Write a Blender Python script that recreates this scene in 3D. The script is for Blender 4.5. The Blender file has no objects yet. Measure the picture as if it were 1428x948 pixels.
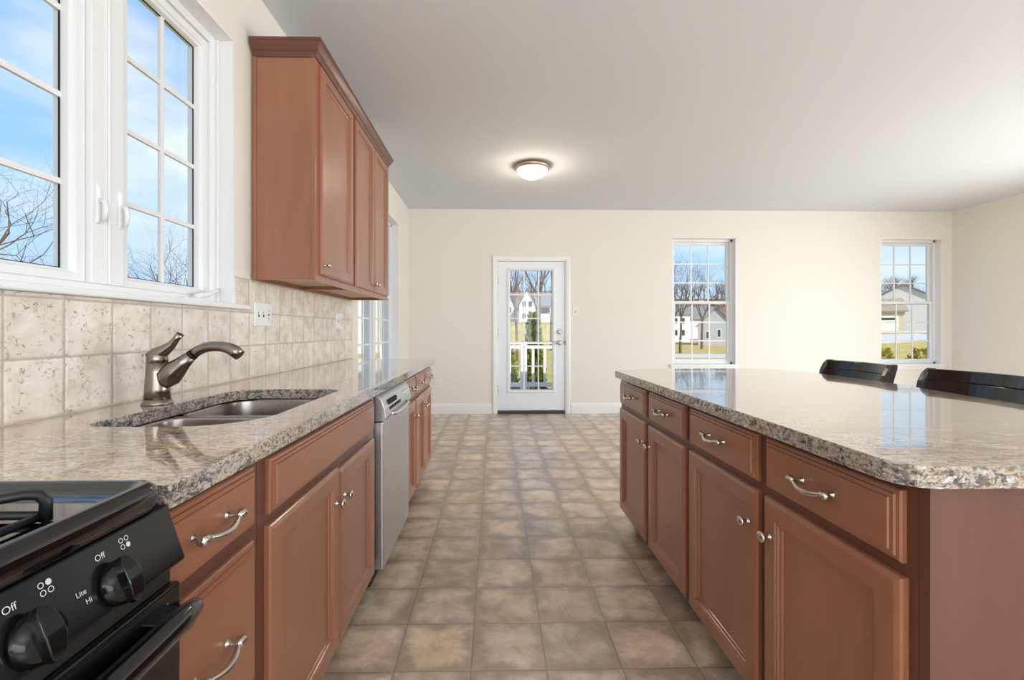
import bpy, bmesh, math, random
from math import pi, sin, cos, radians, hypot, atan
from mathutils import Vector, Matrix, noise

S = bpy.context.scene
COL = S.collection
W_PX, H_PX, F_PX = 1428, 948, 635.0
EYE = 1.138

# ---------------------------------------------------------------- camera
cam = bpy.data.cameras.new('camera')
cam.sensor_fit = 'HORIZONTAL'; cam.sensor_width = 36.0
cam.lens = 36.0 * F_PX / W_PX
cam.shift_x = 12.0 / W_PX
cam.shift_y = -13.0 / W_PX
cam.clip_start = 0.02; cam.clip_end = 900
camo = bpy.data.objects.new('camera', cam); COL.objects.link(camo)
camo.location = (0, 0, EYE)
camo.rotation_euler = (pi / 2, 0, -atan(13.0 / F_PX))
S.camera = camo

# ---------------------------------------------------------------- view
S.view_settings.view_transform = 'Standard'
S.view_settings.look = 'None'
S.view_settings.exposure = 0.0
S.view_settings.gamma = 1.0
S.view_settings.use_curve_mapping = False
S.cycles.use_denoising = True
S.cycles.max_bounces = 10
S.cycles.diffuse_bounces = 6
S.cycles.glossy_bounces = 5
S.cycles.transmission_bounces = 6
S.cycles.transparent_max_bounces = 24
S.cycles.sample_clamp_indirect = 6.0
S.cycles.caustics_reflective = False
S.cycles.caustics_refractive = False

# ---------------------------------------------------------------- world: blue sky with thin cloud
world = bpy.data.worlds.new('sky'); S.world = world; world.use_nodes = True
nt = world.node_tree; nt.nodes.clear()
def N(t, **kw):
    n = nt.nodes.new(t)
    for k, v in kw.items(): setattr(n, k, v)
    return n
tc = N('ShaderNodeTexCoord'); sep = N('ShaderNodeSeparateXYZ')
nt.links.new(tc.outputs['Generated'], sep.inputs[0])
ramp = N('ShaderNodeValToRGB')
ramp.color_ramp.elements[0].position = 0.0; ramp.color_ramp.elements[0].color = (0.62, 0.80, 1.0, 1)
ramp.color_ramp.elements[1].position = 0.75; ramp.color_ramp.elements[1].color = (0.10, 0.33, 0.86, 1)
e = ramp.color_ramp.elements.new(0.22); e.color = (0.36, 0.64, 0.98, 1)
nt.links.new(sep.outputs['Z'], ramp.inputs[0])
mp = N('ShaderNodeMapping'); mp.inputs['Scale'].default_value = (1.6, 1.6, 4.5); mp.inputs['Location'].default_value = (3.1, 0.4, 0.7)
nt.links.new(tc.outputs['Generated'], mp.inputs[0])
nz = N('ShaderNodeTexNoise'); nz.inputs['Scale'].default_value = 1.5; nz.inputs['Detail'].default_value = 7; nz.inputs['Roughness'].default_value = 0.52
nt.links.new(mp.outputs[0], nz.inputs['Vector'])
cr = N('ShaderNodeValToRGB'); cr.color_ramp.elements[0].position = 0.47; cr.color_ramp.elements[1].position = 0.72
cr.color_ramp.elements[0].color = (0, 0, 0, 1); cr.color_ramp.elements[1].color = (0.9, 0.9, 0.9, 1)
nt.links.new(nz.outputs['Fac'], cr.inputs[0])
mx = N('ShaderNodeMix', data_type='RGBA'); mx.inputs['B'].default_value = (0.93, 0.96, 1.0, 1)
nt.links.new(cr.outputs[0], mx.inputs['Factor']); nt.links.new(ramp.outputs[0], mx.inputs['A'])
bg = N('ShaderNodeBackground'); bg.inputs['Strength'].default_value = 1.2
wo = N('ShaderNodeOutputWorld')
nt.links.new(mx.outputs['Result'], bg.inputs['Color']); nt.links.new(bg.outputs[0], wo.inputs[0])

def sun(energy, rot, color=(1, 0.97, 0.92)):
    l = bpy.data.lights.new('sun', 'SUN'); l.energy = energy; l.angle = radians(0.6); l.color = color
    o = bpy.data.objects.new('sun', l); o.rotation_euler = rot; COL.objects.link(o)
def area(name, loc, rot, sx, sy, energy, color=(1, 1, 1)):
    l = bpy.data.lights.new(name, 'AREA'); l.shape = 'RECTANGLE'; l.size = sx; l.size_y = sy; l.energy = energy; l.color = color
    o = bpy.data.objects.new(name, l); o.location = loc; o.rotation_euler = rot; COL.objects.link(o); return o
# low winter sun from behind the house and a little to the right
sun(5.6, (radians(52), 0, radians(28)))
# fill lamps added outside unseen window openings behind the camera and at right
area('fill_behind', (2.0, -3.55, 1.45), (radians(80), 0, 0), 6.2, 2.1, 205, (0.95, 0.97, 1.0))
area('fill_right', (6.75, 2.6, 1.2), (radians(68), 0, radians(90)), 3.2, 1.7, 310, (0.95, 0.97, 1.0))
# fill lamp added behind the camera, aimed up to bounce off the ceiling
area('bounce_fill', (1.6, -1.6, 1.5), (radians(180), 0, 0), 1.6, 1.2, 70, (0.93, 0.96, 1.0))

# ================================================================ materials
def lin(r, g, b):
    f = lambda c: (c / 255.0 / 12.92) if c / 255.0 <= 0.04045 else ((c / 255.0 + 0.055) / 1.055) ** 2.4
    return (f(r), f(g), f(b), 1)
def mat(name, col, rough=0.5, metal=0.0, coat=0.0, coat_rough=0.05, spec=0.5, ior=1.45, bump=None, vary=None, emit=None):
    m = bpy.data.materials.new(name); m.use_nodes = True
    t = m.node_tree; p = t.nodes['Principled BSDF']
    p.inputs['Base Color'].default_value = col
    p.inputs['Roughness'].default_value = rough; p.inputs['Metallic'].default_value = metal
    p.inputs['Coat Weight'].default_value = coat; p.inputs['Coat Roughness'].default_value = coat_rough
    p.inputs['Specular IOR Level'].default_value = spec; p.inputs['IOR'].default_value = ior
    if emit: p.inputs['Emission Color'].default_value = emit[0]; p.inputs['Emission Strength'].default_value = emit[1]
    co = t.nodes.new('ShaderNodeTexCoord')
    if vary:      # (scale vector, amount, second colour)
        mpp = t.nodes.new('ShaderNodeMapping'); mpp.inputs['Scale'].default_value = vary[0]
        t.links.new(co.outputs['Object'], mpp.inputs[0])
        n = t.nodes.new('ShaderNodeTexNoise'); n.inputs['Scale'].default_value = 1.0; n.inputs['Detail'].default_value = 5; n.inputs['Roughness'].default_value = 0.6
        t.links.new(mpp.outputs[0], n.inputs['Vector'])
        r = t.nodes.new('ShaderNodeMapRange'); r.inputs['From Min'].default_value = 0.3; r.inputs['From Max'].default_value = 0.7
        r.inputs['To Max'].default_value = vary[1]
        t.links.new(n.outputs['Fac'], r.inputs['Value'])
        x = t.nodes.new('ShaderNodeMix'); x.data_type = 'RGBA'
        x.inputs['A'].default_value = col; x.inputs['B'].default_value = vary[2]
        t.links.new(r.outputs[0], x.inputs['Factor']); t.links.new(x.outputs['Result'], p.inputs['Base Color'])
    if bump:      # (scale, strength, distance)
        n = t.nodes.new('ShaderNodeTexNoise'); n.inputs['Scale'].default_value = bump[0]; n.inputs['Detail'].default_value = 4
        t.links.new(co.outputs['Object'], n.inputs['Vector'])
        b = t.nodes.new('ShaderNodeBump'); b.inputs['Strength'].default_value = bump[1]; b.inputs['Distance'].default_value = bump[2]
        t.links.new(n.outputs['Fac'], b.inputs['Height']); t.links.new(b.outputs[0], p.inputs['Normal'])
    return m

M = {}
M['wall'] = mat('wall_paint', lin(229, 226, 219), 0.75, spec=0.3, bump=(160, 0.05, 0.001))
M['ceiling'] = mat('ceiling_paint', lin(217, 221, 227), 0.85, spec=0.2)
M['white'] = mat('white_paint', lin(234, 235, 235), 0.32)
M['vinyl'] = mat('white_vinyl', lin(230, 231, 232), 0.3)
M['door'] = mat('door_paint', lin(232, 236, 242), 0.35)
WOOD_A, WOOD_B = lin(158, 106, 80), lin(140, 90, 64)
M['wood'] = mat('cherry_wood', WOOD_A, 0.34, coat=0.5, coat_rough=0.16, vary=((9, 9, 1.2), 0.8, WOOD_B))
M['wood_h'] = mat('cherry_wood_drawer', WOOD_A, 0.34, coat=0.5, coat_rough=0.16, vary=((9, 1.3, 9), 0.8, WOOD_B))
M['wood_shade'] = mat('cherry_wood_painted_shade', lin(106, 64, 50), 0.38, coat=0.25, coat_rough=0.2, vary=((9, 9, 1.2), 0.7, lin(90, 52, 40)))  # frame wood darkened to paint in the shadow gaps around doors and drawers
M['wood_end'] = mat('cherry_end_panel', lin(140, 92, 76), 0.42, coat=0.15, coat_rough=0.3, vary=((6, 6, 1.0), 0.8, lin(124, 80, 64)))
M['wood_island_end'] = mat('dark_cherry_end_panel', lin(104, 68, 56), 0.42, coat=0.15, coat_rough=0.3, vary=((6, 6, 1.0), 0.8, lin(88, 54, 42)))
M['wood_in'] = mat('pale_cabinet_underside', lin(206, 180, 146), 0.5, vary=((2, 12, 2), 0.5, lin(190, 160, 126)))
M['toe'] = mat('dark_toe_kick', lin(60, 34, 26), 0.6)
M['nickel'] = mat('satin_nickel', lin(205, 198, 190), 0.24, metal=1.0)
M['steel'] = mat('brushed_steel', lin(214, 216, 218), 0.34, metal=1.0, vary=((1, 1, 60), 0.35, lin(196, 198, 202)))
M['sink'] = mat('sink_steel', lin(160, 153, 146), 0.28, metal=1.0)
M['faucet'] = mat('brushed_nickel_faucet', lin(150, 140, 130), 0.27, metal=1.0)
M['faucet_dark'] = mat('black_rubber_ring', lin(16, 16, 16), 0.5)
M['black'] = mat('black_enamel', lin(9, 9, 10), 0.09, coat=0.6, coat_rough=0.04, bump=(3, 0.03, 0.01))
M['black_matte'] = mat('black_cast_iron', lin(24, 24, 25), 0.42, bump=(400, 0.2, 0.0006))
M['black_plastic'] = mat('black_plastic', lin(14, 14, 15), 0.16)
M['burner'] = mat('burner_metal', lin(150, 150, 150), 0.3, metal=1.0)
M['marking'] = mat('grey_print', lin(200, 200, 200), 0.5)
M['black_paint'] = mat('black_lacquer', lin(13, 13, 14), 0.2, coat=0.5, coat_rough=0.12)
M['bronze'] = mat('brushed_bronze', lin(196, 172, 148), 0.35, metal=1.0)
M['dome'] = mat('frosted_dome', (0.9, 0.88, 0.82, 1), 0.4, emit=((1.0, 0.93, 0.82, 1), 3.0))
M['cream_plastic'] = mat('cream_plastic', lin(236, 232, 218), 0.4)
M['dark_slot'] = mat('dark_slot', lin(30, 28, 26), 0.6)
M['threshold'] = mat('dark_threshold', lin(70, 62, 56), 0.5)

def glass_mat():
    m = bpy.data.materials.new('window_glass'); m.use_nodes = True; t = m.node_tree; t.nodes.clear()
    o = t.nodes.new('ShaderNodeOutputMaterial'); tr = t.nodes.new('ShaderNodeBsdfTransparent'); g = t.nodes.new('ShaderNodeBsdfGlossy')
    g.inputs['Roughness'].default_value = 0.02
    lw = t.nodes.new('ShaderNodeLayerWeight'); lw.inputs['Blend'].default_value = 0.5
    pw = t.nodes.new('ShaderNodeMath'); pw.operation = 'POWER'; pw.inputs[1].default_value = 5.0; t.links.new(lw.outputs['Facing'], pw.inputs[0])
    fr = t.nodes.new('ShaderNodeMath'); fr.operation = 'MULTIPLY_ADD'; fr.inputs[1].default_value = 0.6; fr.inputs[2].default_value = 0.025; t.links.new(pw.outputs[0], fr.inputs[0])
    tr.inputs['Color'].default_value = (0.97, 0.985, 0.98, 1)
    mm = t.nodes.new('ShaderNodeMixShader')
    t.links.new(fr.outputs[0], mm.inputs[0]); t.links.new(tr.outputs[0], mm.inputs[1]); t.links.new(g.outputs[0], mm.inputs[2])
    t.links.new(mm.outputs[0], o.inputs[0]); return m
M['glass'] = glass_mat()

class NG:       # tiny node helper
    def __init__(s, name, rough=0.5):
        s.m = bpy.data.materials.new(name); s.m.use_nodes = True; s.t = s.m.node_tree
        s.p = s.t.nodes['Principled BSDF']; s.p.inputs['Roughness'].default_value = rough
        s.co = s.t.nodes.new('ShaderNodeTexCoord').outputs['Object']
    def link(s, a, b): s.t.links.new(a, b)
    def map(s, scale=(1, 1, 1), rot=(0, 0, 0), loc=(0, 0, 0), src=None):
        n = s.t.nodes.new('ShaderNodeMapping'); n.inputs['Scale'].default_value = scale; n.inputs['Rotation'].default_value = rot; n.inputs['Location'].default_value = loc
        s.link(src or s.co, n.inputs[0]); return n.outputs[0]
    def noise(s, v, scale, detail=5, rough=0.55, dist=0.0):
        n = s.t.nodes.new('ShaderNodeTexNoise'); n.inputs['Scale'].default_value = scale; n.inputs['Detail'].default_value = detail
        n.inputs['Roughness'].default_value = rough; n.inputs['Distortion'].default_value = dist
        s.link(v, n.inputs['Vector']); return n.outputs['Fac']
    def math(s, op, a, b=None, c=None, clamp=False):
        n = s.t.nodes.new('ShaderNodeMath'); n.operation = op; n.use_clamp = clamp
        for i, x in enumerate((a, b, c)):
            if x is None: continue
            if isinstance(x, (int, float)): n.inputs[i].default_value = x
            else: s.link(x, n.inputs[i])
        return n.outputs[0]
    def ramp(s, fac, stops, interp='LINEAR'):
        n = s.t.nodes.new('ShaderNodeValToRGB'); n.color_ramp.interpolation = interp
        el = n.color_ramp.elements
        el[0].position, el[0].color = stops[0]; el[1].position, el[1].color = stops[-1]
        for p_, c_ in stops[1:-1]:
            q = el.new(p_); q.color = c_
        s.link(fac, n.inputs[0]); return n.outputs[0]
    def mix(s, fac, a, b, blend='MIX'):
        n = s.t.nodes.new('ShaderNodeMix'); n.data_type = 'RGBA'; n.blend_type = blend
        for k, x in (('Factor', fac), ('A', a), ('B', b)):
            if isinstance(x, (int, float, tuple)): n.inputs[k].default_value = x
            else: s.link(x, n.inputs[k])
        return n.outputs['Result']
    def range(s, v, a, b, c=0.0, d=1.0, smooth=False):
        n = s.t.nodes.new('ShaderNodeMapRange')
        if smooth: n.interpolation_type = 'SMOOTHSTEP'
        for k, x in (('From Min', a), ('From Max', b), ('To Min', c), ('To Max', d)): n.inputs[k].default_value = x
        s.link(v, n.inputs['Value']); return n.outputs[0]
    def sep(s, v):
        n = s.t.nodes.new('ShaderNodeSeparateXYZ'); s.link(v, n.inputs[0]); return n.outputs
    def comb(s, x, y, z=0.0):
        n = s.t.nodes.new('ShaderNodeCombineXYZ')
        for i, q in enumerate((x, y, z)):
            if isinstance(q, (int, float)): n.inputs[i].default_value = q
            else: s.link(q, n.inputs[i])
        return n.outputs[0]
    def white(s, v):
        n = s.t.nodes.new('ShaderNodeTexWhiteNoise'); n.noise_dimensions = '3D'; s.link(v, n.inputs['Vector']); return n.outputs['Value']
    def bump(s, h, strength, dist):
        n = s.t.nodes.new('ShaderNodeBump'); n.inputs['Strength'].default_value = strength; n.inputs['Distance'].default_value = dist
        s.link(h, n.inputs['Height']); s.link(n.outputs[0], s.p.inputs['Normal'])

def granite(name, light, mid, brown, dark, sc, amt):
    """mottled beige stone; sc = mapping scale, amt = share of dark flecks"""
    g = NG(name, 0.1)
    v = g.map(sc); big = g.noise(g.map((2.2, 3.6, 3.0)), 1.0, 4, 0.6, 0.6)
    n1 = g.noise(v, 1.0, 7, 0.72, 0.8)
    n2 = g.noise(g.map(tuple(c * 0.55 for c in sc), (0, 0, 0.25), (3, 1, 2)), 1.0, 8, 0.74, 1.2)
    n3 = g.noise(g.map(tuple(c * 2.1 for c in sc), (0, 0, -0.1), (4, 2, 1)), 1.0, 5, 0.7, 0.5)
    base = g.ramp(n1, [(0.36, mid), (0.46, light), (0.54, light), (0.64, brown)])
    f = g.range(n2, 0.50 - 0.12 / amt, 0.50 - 0.03 / amt, 1.0, 0.0)
    c = g.mix(g.math('MULTIPLY', f, 0.8), base, dark)
    f3 = g.range(n3, 0.37 + 0.04 * amt, 0.44 + 0.04 * amt, 1.0, 0.0)
    c = g.mix(g.math('MULTIPLY', f3, 0.75), c, dark)
    tint = g.ramp(big, [(0.35, lin(214, 204, 204)), (0.5, (0.9, 0.88, 0.86, 1)), (0.65, lin(250, 232, 200))])
    c = g.mix(0.9, c, tint, 'MULTIPLY')
    g.link(c, g.p.inputs['Base Color'])
    g.p.inputs['Coat Weight'].default_value = 0.8; g.p.inputs['Coat Roughness'].default_value = 0.02; g.p.inputs['Coat IOR'].default_value = 1.62
    return g.m
M['granite'] = granite('granite', lin(226, 210, 190), lin(164, 142, 126), lin(190, 158, 124), lin(98, 80, 74), (36, 92, 84), 1.5)
M['granite_edge'] = granite('granite_edge', lin(196, 188, 178), lin(118, 118, 126), lin(158, 136, 104), lin(50, 50, 60), (48, 48, 70), 1.5)

def floor_mat():
    g = NG('vinyl_tile_floor', 0.3)
    xyz = g.sep(g.co)
    wob = g.noise(g.map((6, 6, 1)), 1.0, 2)
    wob = g.math('MULTIPLY', g.math('SUBTRACT', wob, 0.5), 0.012)
    fx = g.math('ADD', g.math('DIVIDE', g.math('SUBTRACT', xyz[0], 0.178 - 25.6), 0.256), wob)
    fy = g.math('ADD', g.math('DIVIDE', g.math('SUBTRACT', xyz[1], 1.772 - 24.7), 0.247), wob)
    cx, cy = g.math('FLOOR', fx), g.math('FLOOR', fy)
    ux, uy = g.math('FRACT', fx), g.math('FRACT', fy)
    ex = g.math('MINIMUM', ux, g.math('SUBTRACT', 1.0, ux)); ey = g.math('MINIMUM', uy, g.math('SUBTRACT', 1.0, uy))
    edge = g.math('MINIMUM', ex, ey)
    rnd = g.white(g.comb(cx, cy, 3.0)); rnd2 = g.white(g.comb(cx, cy, 9.0))
    nv = g.comb(g.math('ADD', fx, g.math('MULTIPLY', rnd, 7.0)), g.math('ADD', fy, g.math('MULTIPLY', rnd2, 9.0)), 0.0)
    n1 = g.noise(nv, 1.9, 4, 0.6, 0.3); n2 = g.noise(nv, 14.0, 8, 0.75)
    c = g.ramp(n1, [(0.34, lin(194, 177, 158)), (0.5, lin(220, 205, 187)), (0.66, lin(238, 228, 216))])
    warm = g.ramp(rnd2, [(0.0, lin(206, 194, 182)), (0.5, lin(228, 214, 198)), (1.0, lin(244, 222, 190))])
    c = g.mix(0.7, c, warm, 'MULTIPLY')
    br = g.range(rnd, 0, 1, 0.88, 1.16)
    c = g.mix(1.0, c, g.comb(br, br, br), 'MULTIPLY')
    fine = g.range(n2, 0.2, 0.8, 0.80, 1.20); c = g.mix(1.0, c, g.comb(fine, fine, fine), 'MULTIPLY')
    # the printed tiles have a darker rim
    rim = g.math('ADD', edge, g.math('MULTIPLY', g.math('SUBTRACT', n1, 0.5), 0.45))
    rf = g.range(rim, 0.0, 0.24, 0.62, 0.0, True); c = g.mix(rf, c, lin(146, 130, 114))
    gr = g.range(edge, 0.006, 0.014, 1.0, 0.0); c = g.mix(g.math('MULTIPLY', gr, 0.75), c, lin(134, 120, 106))
    g.link(c, g.p.inputs['Base Color'])
    hh = g.range(edge, 0.0, 0.03, 0.0, 1.0)
    g.bump(hh, 0.25, 0.002)
    g.p.inputs['Roughness'].default_value = 0.26
    g.p.inputs['Specular IOR Level'].default_value = 0.6
    return g.m
M['floor'] = floor_mat()

def tile_mat():
    g = NG('tumbled_travertine', 0.55)
    xyz = g.sep(g.co)
    w = g.math('MULTIPLY', g.math('SUBTRACT', g.noise(g.map((30, 30, 30)), 1.0, 5, 0.7), 0.5), 0.05)
    fy = g.math('ADD', g.math('DIVIDE', g.math('SUBTRACT', xyz[1], 1.255 - 15.5), 0.155), w)
    fz = g.math('ADD', g.math('DIVIDE', g.math('SUBTRACT', xyz[2], 0.911 - 15.6), 0.156), w)
    cy, cz = g.math('FLOOR', fy), g.math('FLOOR', fz)
    uy, uz = g.math('FRACT', fy), g.math('FRACT', fz)
    e = g.math('MINIMUM', g.math('MINIMUM', uy, g.math('SUBTRACT', 1.0, uy)), g.math('MINIMUM', uz, g.math('SUBTRACT', 1.0, uz)))
    rnd = g.white(g.comb(cy, cz, 5.0)); rnd2 = g.white(g.comb(cy, cz, 2.0))
    nv = g.comb(g.math('ADD', fy, g.math('MULTIPLY', rnd, 8.0)), g.math('ADD', fz, g.math('MULTIPLY', rnd2, 8.0)), 0.0)
    n1 = g.noise(nv, 1.8, 6, 0.6, 0.15); n2 = g.noise(nv, 11.0, 7, 0.78, 0.6); patch = g.noise(nv, 2.6, 2, 0.5)
    c = g.ramp(n1, [(0.34, lin(212, 199, 184)), (0.5, lin(228, 219, 208)), (0.66, lin(238, 233, 228))])
    t = g.range(rnd, 0, 1, 0.93, 1.05); c = g.mix(1.0, c, g.comb(t, t, t), 'MULTIPLY')
    holes = g.math('MULTIPLY', g.range(n2, 0.37, 0.44, 1.0, 0.0), g.range(patch, 0.44, 0.54, 0.0, 1.0))
    c = g.mix(g.math('MULTIPLY', holes, 0.8), c, lin(140, 118, 102))
    gr = g.range(e, 0.010, 0.028, 1.0, 0.0); c = g.mix(g.math('MULTIPLY', gr, 0.75), c, lin(178, 166, 152))
    g.link(c, g.p.inputs['Base Color'])
    h = g.math('SUBTRACT', g.range(e, 0.0, 0.06, 0.0, 1.0, True), g.math('MULTIPLY', holes, 0.5))
    g.bump(h, 0.6, 0.003)
    return g.m
M['tile'] = tile_mat()

def ground_mat():
    g = NG('winter_lawn', 0.95)
    n1 = g.noise(g.map((0.25, 0.25, 0.25)), 1.0, 6, 0.65); n2 = g.noise(g.map((3, 3, 3)), 1.0, 5, 0.7)
    c = g.ramp(n1, [(0.3, lin(172, 140, 92)), (0.48, lin(190, 166, 100)), (0.7, lin(158, 152, 84))])
    f = g.range(n2, 0.3, 0.7, 0.75, 1.2); c = g.mix(1.0, c, g.comb(f, f, f), 'MULTIPLY')
    y = g.sep(g.co)[1]
    c = g.mix(g.range(y, 92, 112, 0.0, 1.0), c, g.ramp(g.noise(g.map((0.8, 0.5, 0.5)), 1.0, 6, 0.75), [(0.36, lin(104, 80, 66)), (0.5, lin(146, 116, 94)), (0.64, lin(178, 150, 122))]))
    g.link(c, g.p.inputs['Base Color']); g.p.inputs['Specular IOR Level'].default_value = 0.1
    return g.m
M['ground'] = ground_mat()
M['road'] = mat('pale_concrete', lin(196, 190, 186), 0.9, spec=0.1)
M['bark'] = mat('grey_brown_bark', lin(120, 98, 80), 0.9, spec=0.1, vary=((3, 3, 1), 0.8, lin(86, 68, 56)))
M['bark_far'] = mat('distant_bark', lin(104, 82, 68), 0.95, spec=0.05)
M['leaf_green'] = mat('evergreen_leaves', lin(104, 122, 52), 0.7, spec=0.2, vary=((4, 4, 4), 1.0, lin(160, 160, 62)))
M['leaf_yellow'] = mat('yellow_leaves', lin(214, 190, 66), 0.7, spec=0.2, vary=((5, 5, 5), 1.0, lin(120, 128, 52)))
M['siding_white'] = mat('white_siding', lin(236, 232, 224), 0.8, spec=0.1)
M['siding_grey'] = mat('grey_siding', lin(178, 176, 176), 0.8, spec=0.1)
M['siding_pale'] = mat('pale_siding', lin(214, 212, 208), 0.8, spec=0.1)
M['siding_tan'] = mat('tan_siding', lin(214, 196, 160), 0.8, spec=0.1)
M['shingle'] = mat('grey_shingle', lin(128, 124, 122), 0.9, spec=0.1)
M['shingle_tan'] = mat('tan_shingle', lin(168, 150, 128), 0.9, spec=0.1)
M['pane_dark'] = mat('dark_pane', lin(56, 62, 72), 0.2)
M['deck'] = mat('deck_boards', lin(196, 178, 150), 0.8, spec=0.2)
M['rail'] = mat('deck_rail_vinyl', lin(240, 234, 220), 0.6)

# ================================================================ geometry helpers
LOC = {}
class MB:
    def __init__(s): s.v = []; s.f = []; s.mi = []; s.sm = []
    def add(s, vs, fs, smooth=False, mi=0):
        b = len(s.v); s.v += [tuple(p) for p in vs]
        for f in fs: s.f.append([b + i for i in f]); s.mi.append(mi); s.sm.append(smooth)
        return s
    def box(s, x0, x1, y0, y1, z0, z1, mi=0):
        x0, x1 = sorted((x0, x1)); y0, y1 = sorted((y0, y1)); z0, z1 = sorted((z0, z1))
        return s.add([(x0, y0, z0), (x1, y0, z0), (x1, y1, z0), (x0, y1, z0), (x0, y0, z1), (x1, y0, z1), (x1, y1, z1), (x0, y1, z1)],
                     [(0, 3, 2, 1), (4, 5, 6, 7), (0, 1, 5, 4), (1, 2, 6, 5), (2, 3, 7, 6), (3, 0, 4, 7)], mi=mi)
    def tube(s, pts, rad, n=10, cap=True, smooth=True, flat=None, mi=0):
        pts = [Vector(p) for p in pts]; k = len(pts)
        rads = rad if isinstance(rad, (list, tuple)) else [rad] * k
        rings = []; up = None
        for i, p in enumerate(pts):
            t = (pts[min(i + 1, k - 1)] - pts[max(i - 1, 0)]).normalized()
            if up is None:
                up = Vector((0, 0, 1)) if abs(t.z) < 0.9 else Vector((0, 1, 0))
            a = (up - t * up.dot(t)).normalized(); up = a; b = t.cross(a)
            fl = flat[i] if flat else 1.0
            rings.append([p + (a * cos(2 * pi * j / n) * fl + b * sin(2 * pi * j / n)) * rads[i] for j in range(n)])
        vs = [q for r in rings for q in r]
        fs = [(i * n + j, i * n + (j + 1) % n, (i + 1) * n + (j + 1) % n, (i + 1) * n + j) for i in range(k - 1) for j in range(n)]
        s.add(vs, fs, smooth, mi)
        if cap:
            b = len(s.v) - len(vs)
            s.f.append([b + j for j in range(n)][::-1]); s.mi.append(mi); s.sm.append(False)
            s.f.append([b + (k - 1) * n + j for j in range(n)]); s.mi.append(mi); s.sm.append(False)
        return s
    def lathe(s, org, axis, prof, n=24, smooth=True, mi=0):
        org = Vector(org); ax = Vector(axis).normalized()
        u = ax.orthogonal().normalized(); w = ax.cross(u)
        vs = []; k = len(prof)
        for (r, h) in prof:
            for j in range(n):
                a = 2 * pi * j / n
                vs.append(org + ax * h + (u * cos(a) + w * sin(a)) * max(r, 1e-5))
        fs = [(i * n + j, i * n + (j + 1) % n, (i + 1) * n + (j + 1) % n, (i + 1) * n + j) for i in range(k - 1) for j in range(n)]
        fs += [tuple(range(n))[::-1], tuple((k - 1) * n + j for j in range(n))]
        return s.add(vs, fs, smooth, mi)
    def rings(s, fn, loops, mi=0):
        """stack of rectangle loops: fn(u, v, d) -> point; loops = (u0,u1,v0,v1,d)"""
        vs = []
        for (u0, u1, v0, v1, d) in loops: vs += [fn(u0, v0, d), fn(u1, v0, d), fn(u1, v1, d), fn(u0, v1, d)]
        k = len(loops)
        fs = [(i * 4 + j, i * 4 + (j + 1) % 4, (i + 1) * 4 + (j + 1) % 4, (i + 1) * 4 + j) for i in range(k - 1) for j in range(4)]
        fs += [(3, 2, 1, 0), tuple((k - 1) * 4 + j for j in range(4))]
        return s.add(vs, fs, mi=mi)
    def extrude(s, poly, fn, a, b, mi=0, smooth=False):
        """poly 2-D -> fn(p, q, t)"""
        n = len(poly)
        vs = [fn(p, q, a) for p, q in poly] + [fn(p, q, b) for p, q in poly]
        fs = [(i, (i + 1) % n, n + (i + 1) % n, n + i) for i in range(n)]
        s.add(vs, fs, smooth, mi)
        base = len(s.v) - 2 * n
        for f in ([base + i for i in range(n)][::-1], [base + n + i for i in range(n)]): s.f.append(f); s.mi.append(mi); s.sm.append(False)
        return s
    def build(s, name, m, parent=None, bevel=0, seg=2, autos=False, label=None, fixn=True):
        me = bpy.data.meshes.new(name)
        off = Vector(LOC.get(parent.name, (0, 0, 0))) if parent else Vector((0, 0, 0))
        me.from_pydata([tuple(Vector(p) - off) for p in s.v], [], s.f)
        for mm in (m if isinstance(m, (list, tuple)) else [m]): me.materials.append(mm)
        me.polygons.foreach_set('material_index', s.mi); me.polygons.foreach_set('use_smooth', s.sm)
        if fixn:
            bm = bmesh.new(); bm.from_mesh(me); bmesh.ops.recalc_face_normals(bm, faces=bm.faces); bm.to_mesh(me); bm.free()
        me.update()
        o = bpy.data.objects.new(name, me); COL.objects.link(o)
        if parent: o.parent = parent; LOC[o.name] = tuple(off)
        else: LOC[o.name] = (0, 0, 0)
        if bevel:
            md = o.modifiers.new('bevel', 'BEVEL'); md.width = bevel; md.segments = seg; md.limit_method = 'ANGLE'; md.angle_limit = radians(35)
        if label: o['label'] = label
        return o
def tag(o, label, cat=None, group=None, kind=None):
    o['label'] = label
    if cat: o['category'] = cat
    if group: o['group'] = group
    if kind: o['kind'] = kind
    return o
def empty(name, loc, label, cat, group=None, kind=None):
    o = bpy.data.objects.new(name, None); COL.objects.link(o); o.location = loc; o.empty_display_size = 0.1
    LOC[o.name] = tuple(loc); return tag(o, label, cat, group, kind)
def struct(o, label, cat): return tag(o, label, cat, None, 'structure')

# ================================================================ room shell
XL, XR, YB, YF, H = -1.17, 6.405, 6.24, -3.4, 2.80
T = 0.20
def wall(name, fn, u0, u1, holes, label, m='wall'):
    """fn(u, z, depth 0..T) ; holes (u0,u1,z0,z1)"""
    mb = MB()
    us = sorted({u0, u1, *[h[0] for h in holes], *[h[1] for h in holes]})
    for a, b in zip(us, us[1:]):
        cur = 0.0
        for h in sorted([h for h in holes if h[0] <= a and h[1] >= b], key=lambda h: h[2]) + [(0, 0, H, H)]:
            if h[2] > cur + 1e-6:
                vs = [fn(a, cur, 0), fn(b, cur, 0), fn(b, h[2], 0), fn(a, h[2], 0), fn(a, cur, T), fn(b, cur, T), fn(b, h[2], T), fn(a, h[2], T)]
                mb.add(vs, [(0, 1, 2, 3), (7, 6, 5, 4), (0, 4, 5, 1), (1, 5, 6, 2), (2, 6, 7, 3), (3, 7, 4, 0)])
            cur = h[3]
    o = mb.build(name, M[m], fixn=True)
    return struct(o, label, 'wall')
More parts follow.
